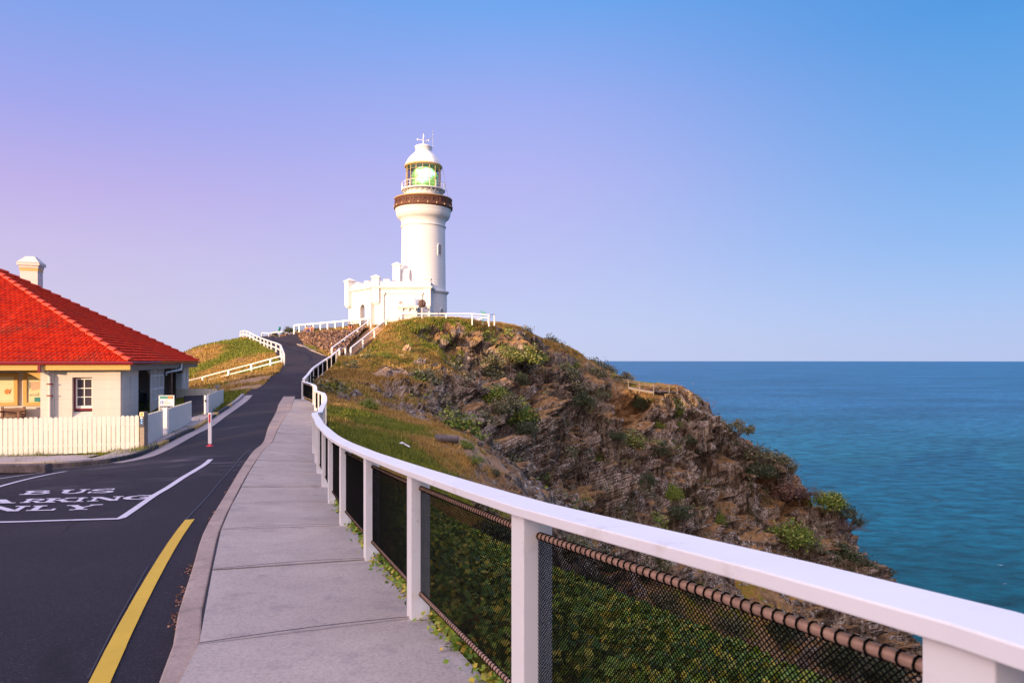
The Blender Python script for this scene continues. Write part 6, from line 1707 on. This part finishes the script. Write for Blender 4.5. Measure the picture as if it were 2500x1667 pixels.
# ---- loose rocks
def rock_mat():
    m, nt, N, L, b = newmat('outcrop_rock'); pos = geo_pos(N)
    mp = N.new('ShaderNodeMapping'); mp.inputs['Rotation'].default_value = (R(20),R(38),R(15)); mp.inputs['Scale'].default_value = (2.2,1.2,.4); L.new(pos, mp.inputs[0])
    n = nz(N, L, 1.6, 8, .7, mp.outputs[0]); n2 = nz(N, L, 4.5, 4, .7, pos)
    c = rmp(N, L, n.outputs[0], [(.3,(.05,.035,.03)),(.5,(.16,.12,.10)),(.72,(.32,.26,.22))])
    c = mixc(N, L, rmp(N, L, n2.outputs[0], [(.55,0.0),(.62,.85)]), c, (.55,.51,.50))
    L.new(c, b.inputs['Base Color']); b.inputs['Roughness'].default_value = .9; bump(N, L, b, n.outputs[0], .9, .15); return m
M['rock'] = rock_mat(); M['palerock'] = pmat('pale_rock', (.50,.33,.20), .85, .2, 2, 6, .8, .1, col2=(.25,.15,.10), thr=(.5,.7))
import bmesh
def rock(px, py, rx, ry, label, mat='rock', seed=0, tilt=.3):
    loc, n = ray(px, py)
    if loc is None: return
    k = loc.y/FPX; bm = bmesh.new(); bmesh.ops.create_icosphere(bm, subdivisions=5, radius=1)
    V = np.array([v.co[:] for v in bm.verts]); F = np.array([[v.index for v in f.verts] for f in bm.faces]); bm.free()
    q = V*np.array([1.6,1.6,.8])+seed*7.3
    d = .75+.55*(ridged(q*.8, 4)-.5)+.35*np.abs(noise3(q*2.2))
    V = V*d[:,None]; V = V*np.array([rx*k, rx*k*.8, ry*k]); V[:,0] += V[:,2]*tilt
    o = np_mesh('rock_outcrop', V, F, M[mat]); o.location = (loc.x, loc.y+.15*rx*k, loc.z); tag(o, label, 'rock', 'rock outcrops on the slope')
rock(990,858,13,17,'pale tan upright rock catching the sun on the upper slope','palerock',1)
rock(978,873,11,8,'low tan rock at the foot of the pale upright one','palerock',2)
rock(1022,892,17,19,'grey speckled outcrop right below the pale tan rock','rock',3)
rock(948,925,10,26,'narrow leaning dark fin on the middle left slope','rock',4)
rock(945,968,15,14,'white-flecked boulder below the leaning dark fin','rock',5)
rock(865,968,17,17,'grey lichen boulder near the fence bend, right one','rock',6)
rock(838,975,15,15,'dark boulder near the fence bend, left one','rock',7,-.3)
rock(1088,1026,12,12,'whitish boulder at the back edge of the grassy shelf','rock',8)
rock(1182,1068,22,32,'tall black-and-white fin beyond the shelf tip','rock',9,.5)
rock(1063,960,22,20,'jagged fin in the middle of the dark face','rock',10,.5)
rock(1165,945,10,20,'thin pale-streaked fin left of the mid-cliff bushes','rock',11,.4)
rock(1292,960,16,22,'leaning slab right of the mid-cliff thicket','rock',12,.6)
rock(1640,1205,12,34,'long whitish rib running down to the rail','rock',13,-.35)
# pipe and debris on the shelf
a = ray(1062,1074)[0]; b_ = ray(1120,1083)[0]
if a and b_:
    b_ = P(1120, 1080, a.y+.1)
    tag(MB().tube([a+Vector((0,0,.10)), b_+Vector((0,0,.12))], .16, 16).build('pipe', M['kerbold']), 'short grey pipe lying on the grassy shelf', 'pipe')
c = ray(990,1090)[0]
if c: tag(MB().box(c+Vector((0,0,.08)), (.4,.07,.03), axes=(Vector((.75,-.35,-.35)).normalized(), Vector((.4,.9,0)).normalized(), Vector((.3,-.1,.9)).normalized())).box(c+Vector((-.14,0,.13)), (.18,.08,.04)).build('broken_board', M['white']), 'small white broken board lying on the shelf grass', 'debris')
c = ray(1172,862)[0]
if c: tag(MB().ball(c+Vector((0,-.05,.08)), .2, 8, 6, (1,.6,.6)).build('litter', PR['red']), 'tiny pink scrap on the upper slope', 'litter')

# ------------------------------------------------------------------ people
def skin_obj(name, verts, edges, rad, mat, parent=None, sub=2):
    me = bpy.data.meshes.new(name); me.from_pydata(verts, edges, []); o = bpy.data.objects.new(name, me); COL.objects.link(o)
    md = o.modifiers.new('skin', 'SKIN'); ss = o.modifiers.new('sub', 'SUBSURF'); ss.levels = sub; ss.render_levels = sub
    sv = me.skin_vertices[0].data if me.skin_vertices else None
    if sv is None:
        me.skin_vertices.new() if hasattr(me.skin_vertices, 'new') else None; sv = me.skin_vertices[0].data
    for i, r_ in enumerate(rad): sv[i].radius = (r_, r_)
    sv[0].use_root = True
    me.materials.append(mat); md.use_smooth_shade = True
    if parent: o.parent = parent
    return o
M['skin'] = pmat('skin', (.50,.26,.17), .6, .05, bstr=0); M['hair'] = pmat('dark_hair', (.03,.018,.012), .6, bstr=0)
M['orangecloth'] = pmat('orange_cloth', (.72,.16,.04), .8, bstr=0); M['blackcloth'] = pmat('black_cloth', (.015,.014,.018), .8, bstr=0); M['bluecloth'] = pmat('lilac_cloth', (.30,.27,.40), .8, bstr=0); M['redcloth'] = pmat('red_cloth', (.62,.12,.05), .8, bstr=0)
def person(loc, rz, label, top, bottom, lean=.1, recline=0.0, arm=0.0):
    h = Vector((0,0,0)); la = lean
    pel = (0,0,.12); wa = (0,la*.3,.30); ch = (0,la*.8-recline*.15,.50-recline*.12); nk = (0,la*1.1-recline*.28,.64-recline*.2); hd = (0,la*1.25-recline*.34,.76-recline*.22); ht = (0,la*1.3-recline*.38,.86-recline*.24)
    V = [pel, wa, ch, nk, hd, ht]; E = [(0,1),(1,2),(2,3),(3,4),(4,5)]; Rr = [.13,.11,.13,.05,.085,.07]
    for s_ in (-1,1):
        n = len(V); V += [(s_*.10,.05,.11),(s_*.15,.42,.42-recline*.2),(s_*.13,.62,.06),(s_*.14,.78,.04)]; E += [(0,n),(n,n+1),(n+1,n+2),(n+2,n+3)]; Rr += [.09,.06,.045,.035]
        n = len(V); V += [(s_*.19,ch[1],ch[2]+.05),(s_*(.25+arm),ch[1]+.12,.36+arm),(s_*.12,ch[1]+.34,.40+arm),(s_*.10,ch[1]+.42,.41+arm)]; E += [(2,n),(n,n+1),(n+1,n+2),(n+2,n+3)]; Rr += [.06,.045,.035,.03]
    o = skin_obj('person', V, E, Rr, M['skin']); o.location = loc; o.rotation_euler = (0,0,rz); tag(o, label, 'person', 'visitors on the terrace edge')
    t = skin_obj('shirt', [pel, wa, ch, (ch[0],ch[1]*1.02,ch[2]+.08)]+[(s_*.19,ch[1],ch[2]+.05) for s_ in (-1,1)]+[(s_*(.23+arm),ch[1]+.08,.42+arm) for s_ in (-1,1)], [(0,1),(1,2),(2,3),(2,4),(2,5),(4,6),(5,7)], [.145,.13,.15,.08,.085,.085,.06,.06], top, o)
    b_ = skin_obj('shorts', [pel]+[(s_*.10,.05,.11) for s_ in (-1,1)]+[(s_*.145,.38,.385-recline*.18) for s_ in (-1,1)], [(0,1),(0,2),(1,3),(2,4)], [.15,.11,.11,.08,.08], bottom, o)
    MB().ball((hd[0], hd[1]-.02, hd[2]+.035), .105, 10, 8, (1,1.05,1)).build('hair', M['hair'], o, local=True)
    return o
person(P(752,811.5,84.9), R(150), 'seated visitor in orange leaning in on the stone bank, left of the pair', M['orangecloth'], M['bluecloth'], .22, arm=.05)
person(P(761,811.5,84.9), R(-160), 'seated visitor in bright orange with arm raised, right of the pair', M['orangecloth'], M['bluecloth'], .1, arm=.1)
person(P(854,803.5,83.2), R(200), 'visitor in a black top and red shorts sitting by the stair top', M['blackcloth'], M['redcloth'], .08)
person(P(866,804.5,83.2), R(250), 'visitor in black reclining behind the one with red shorts', M['blackcloth'], M['redcloth'], -.05, 1.0)
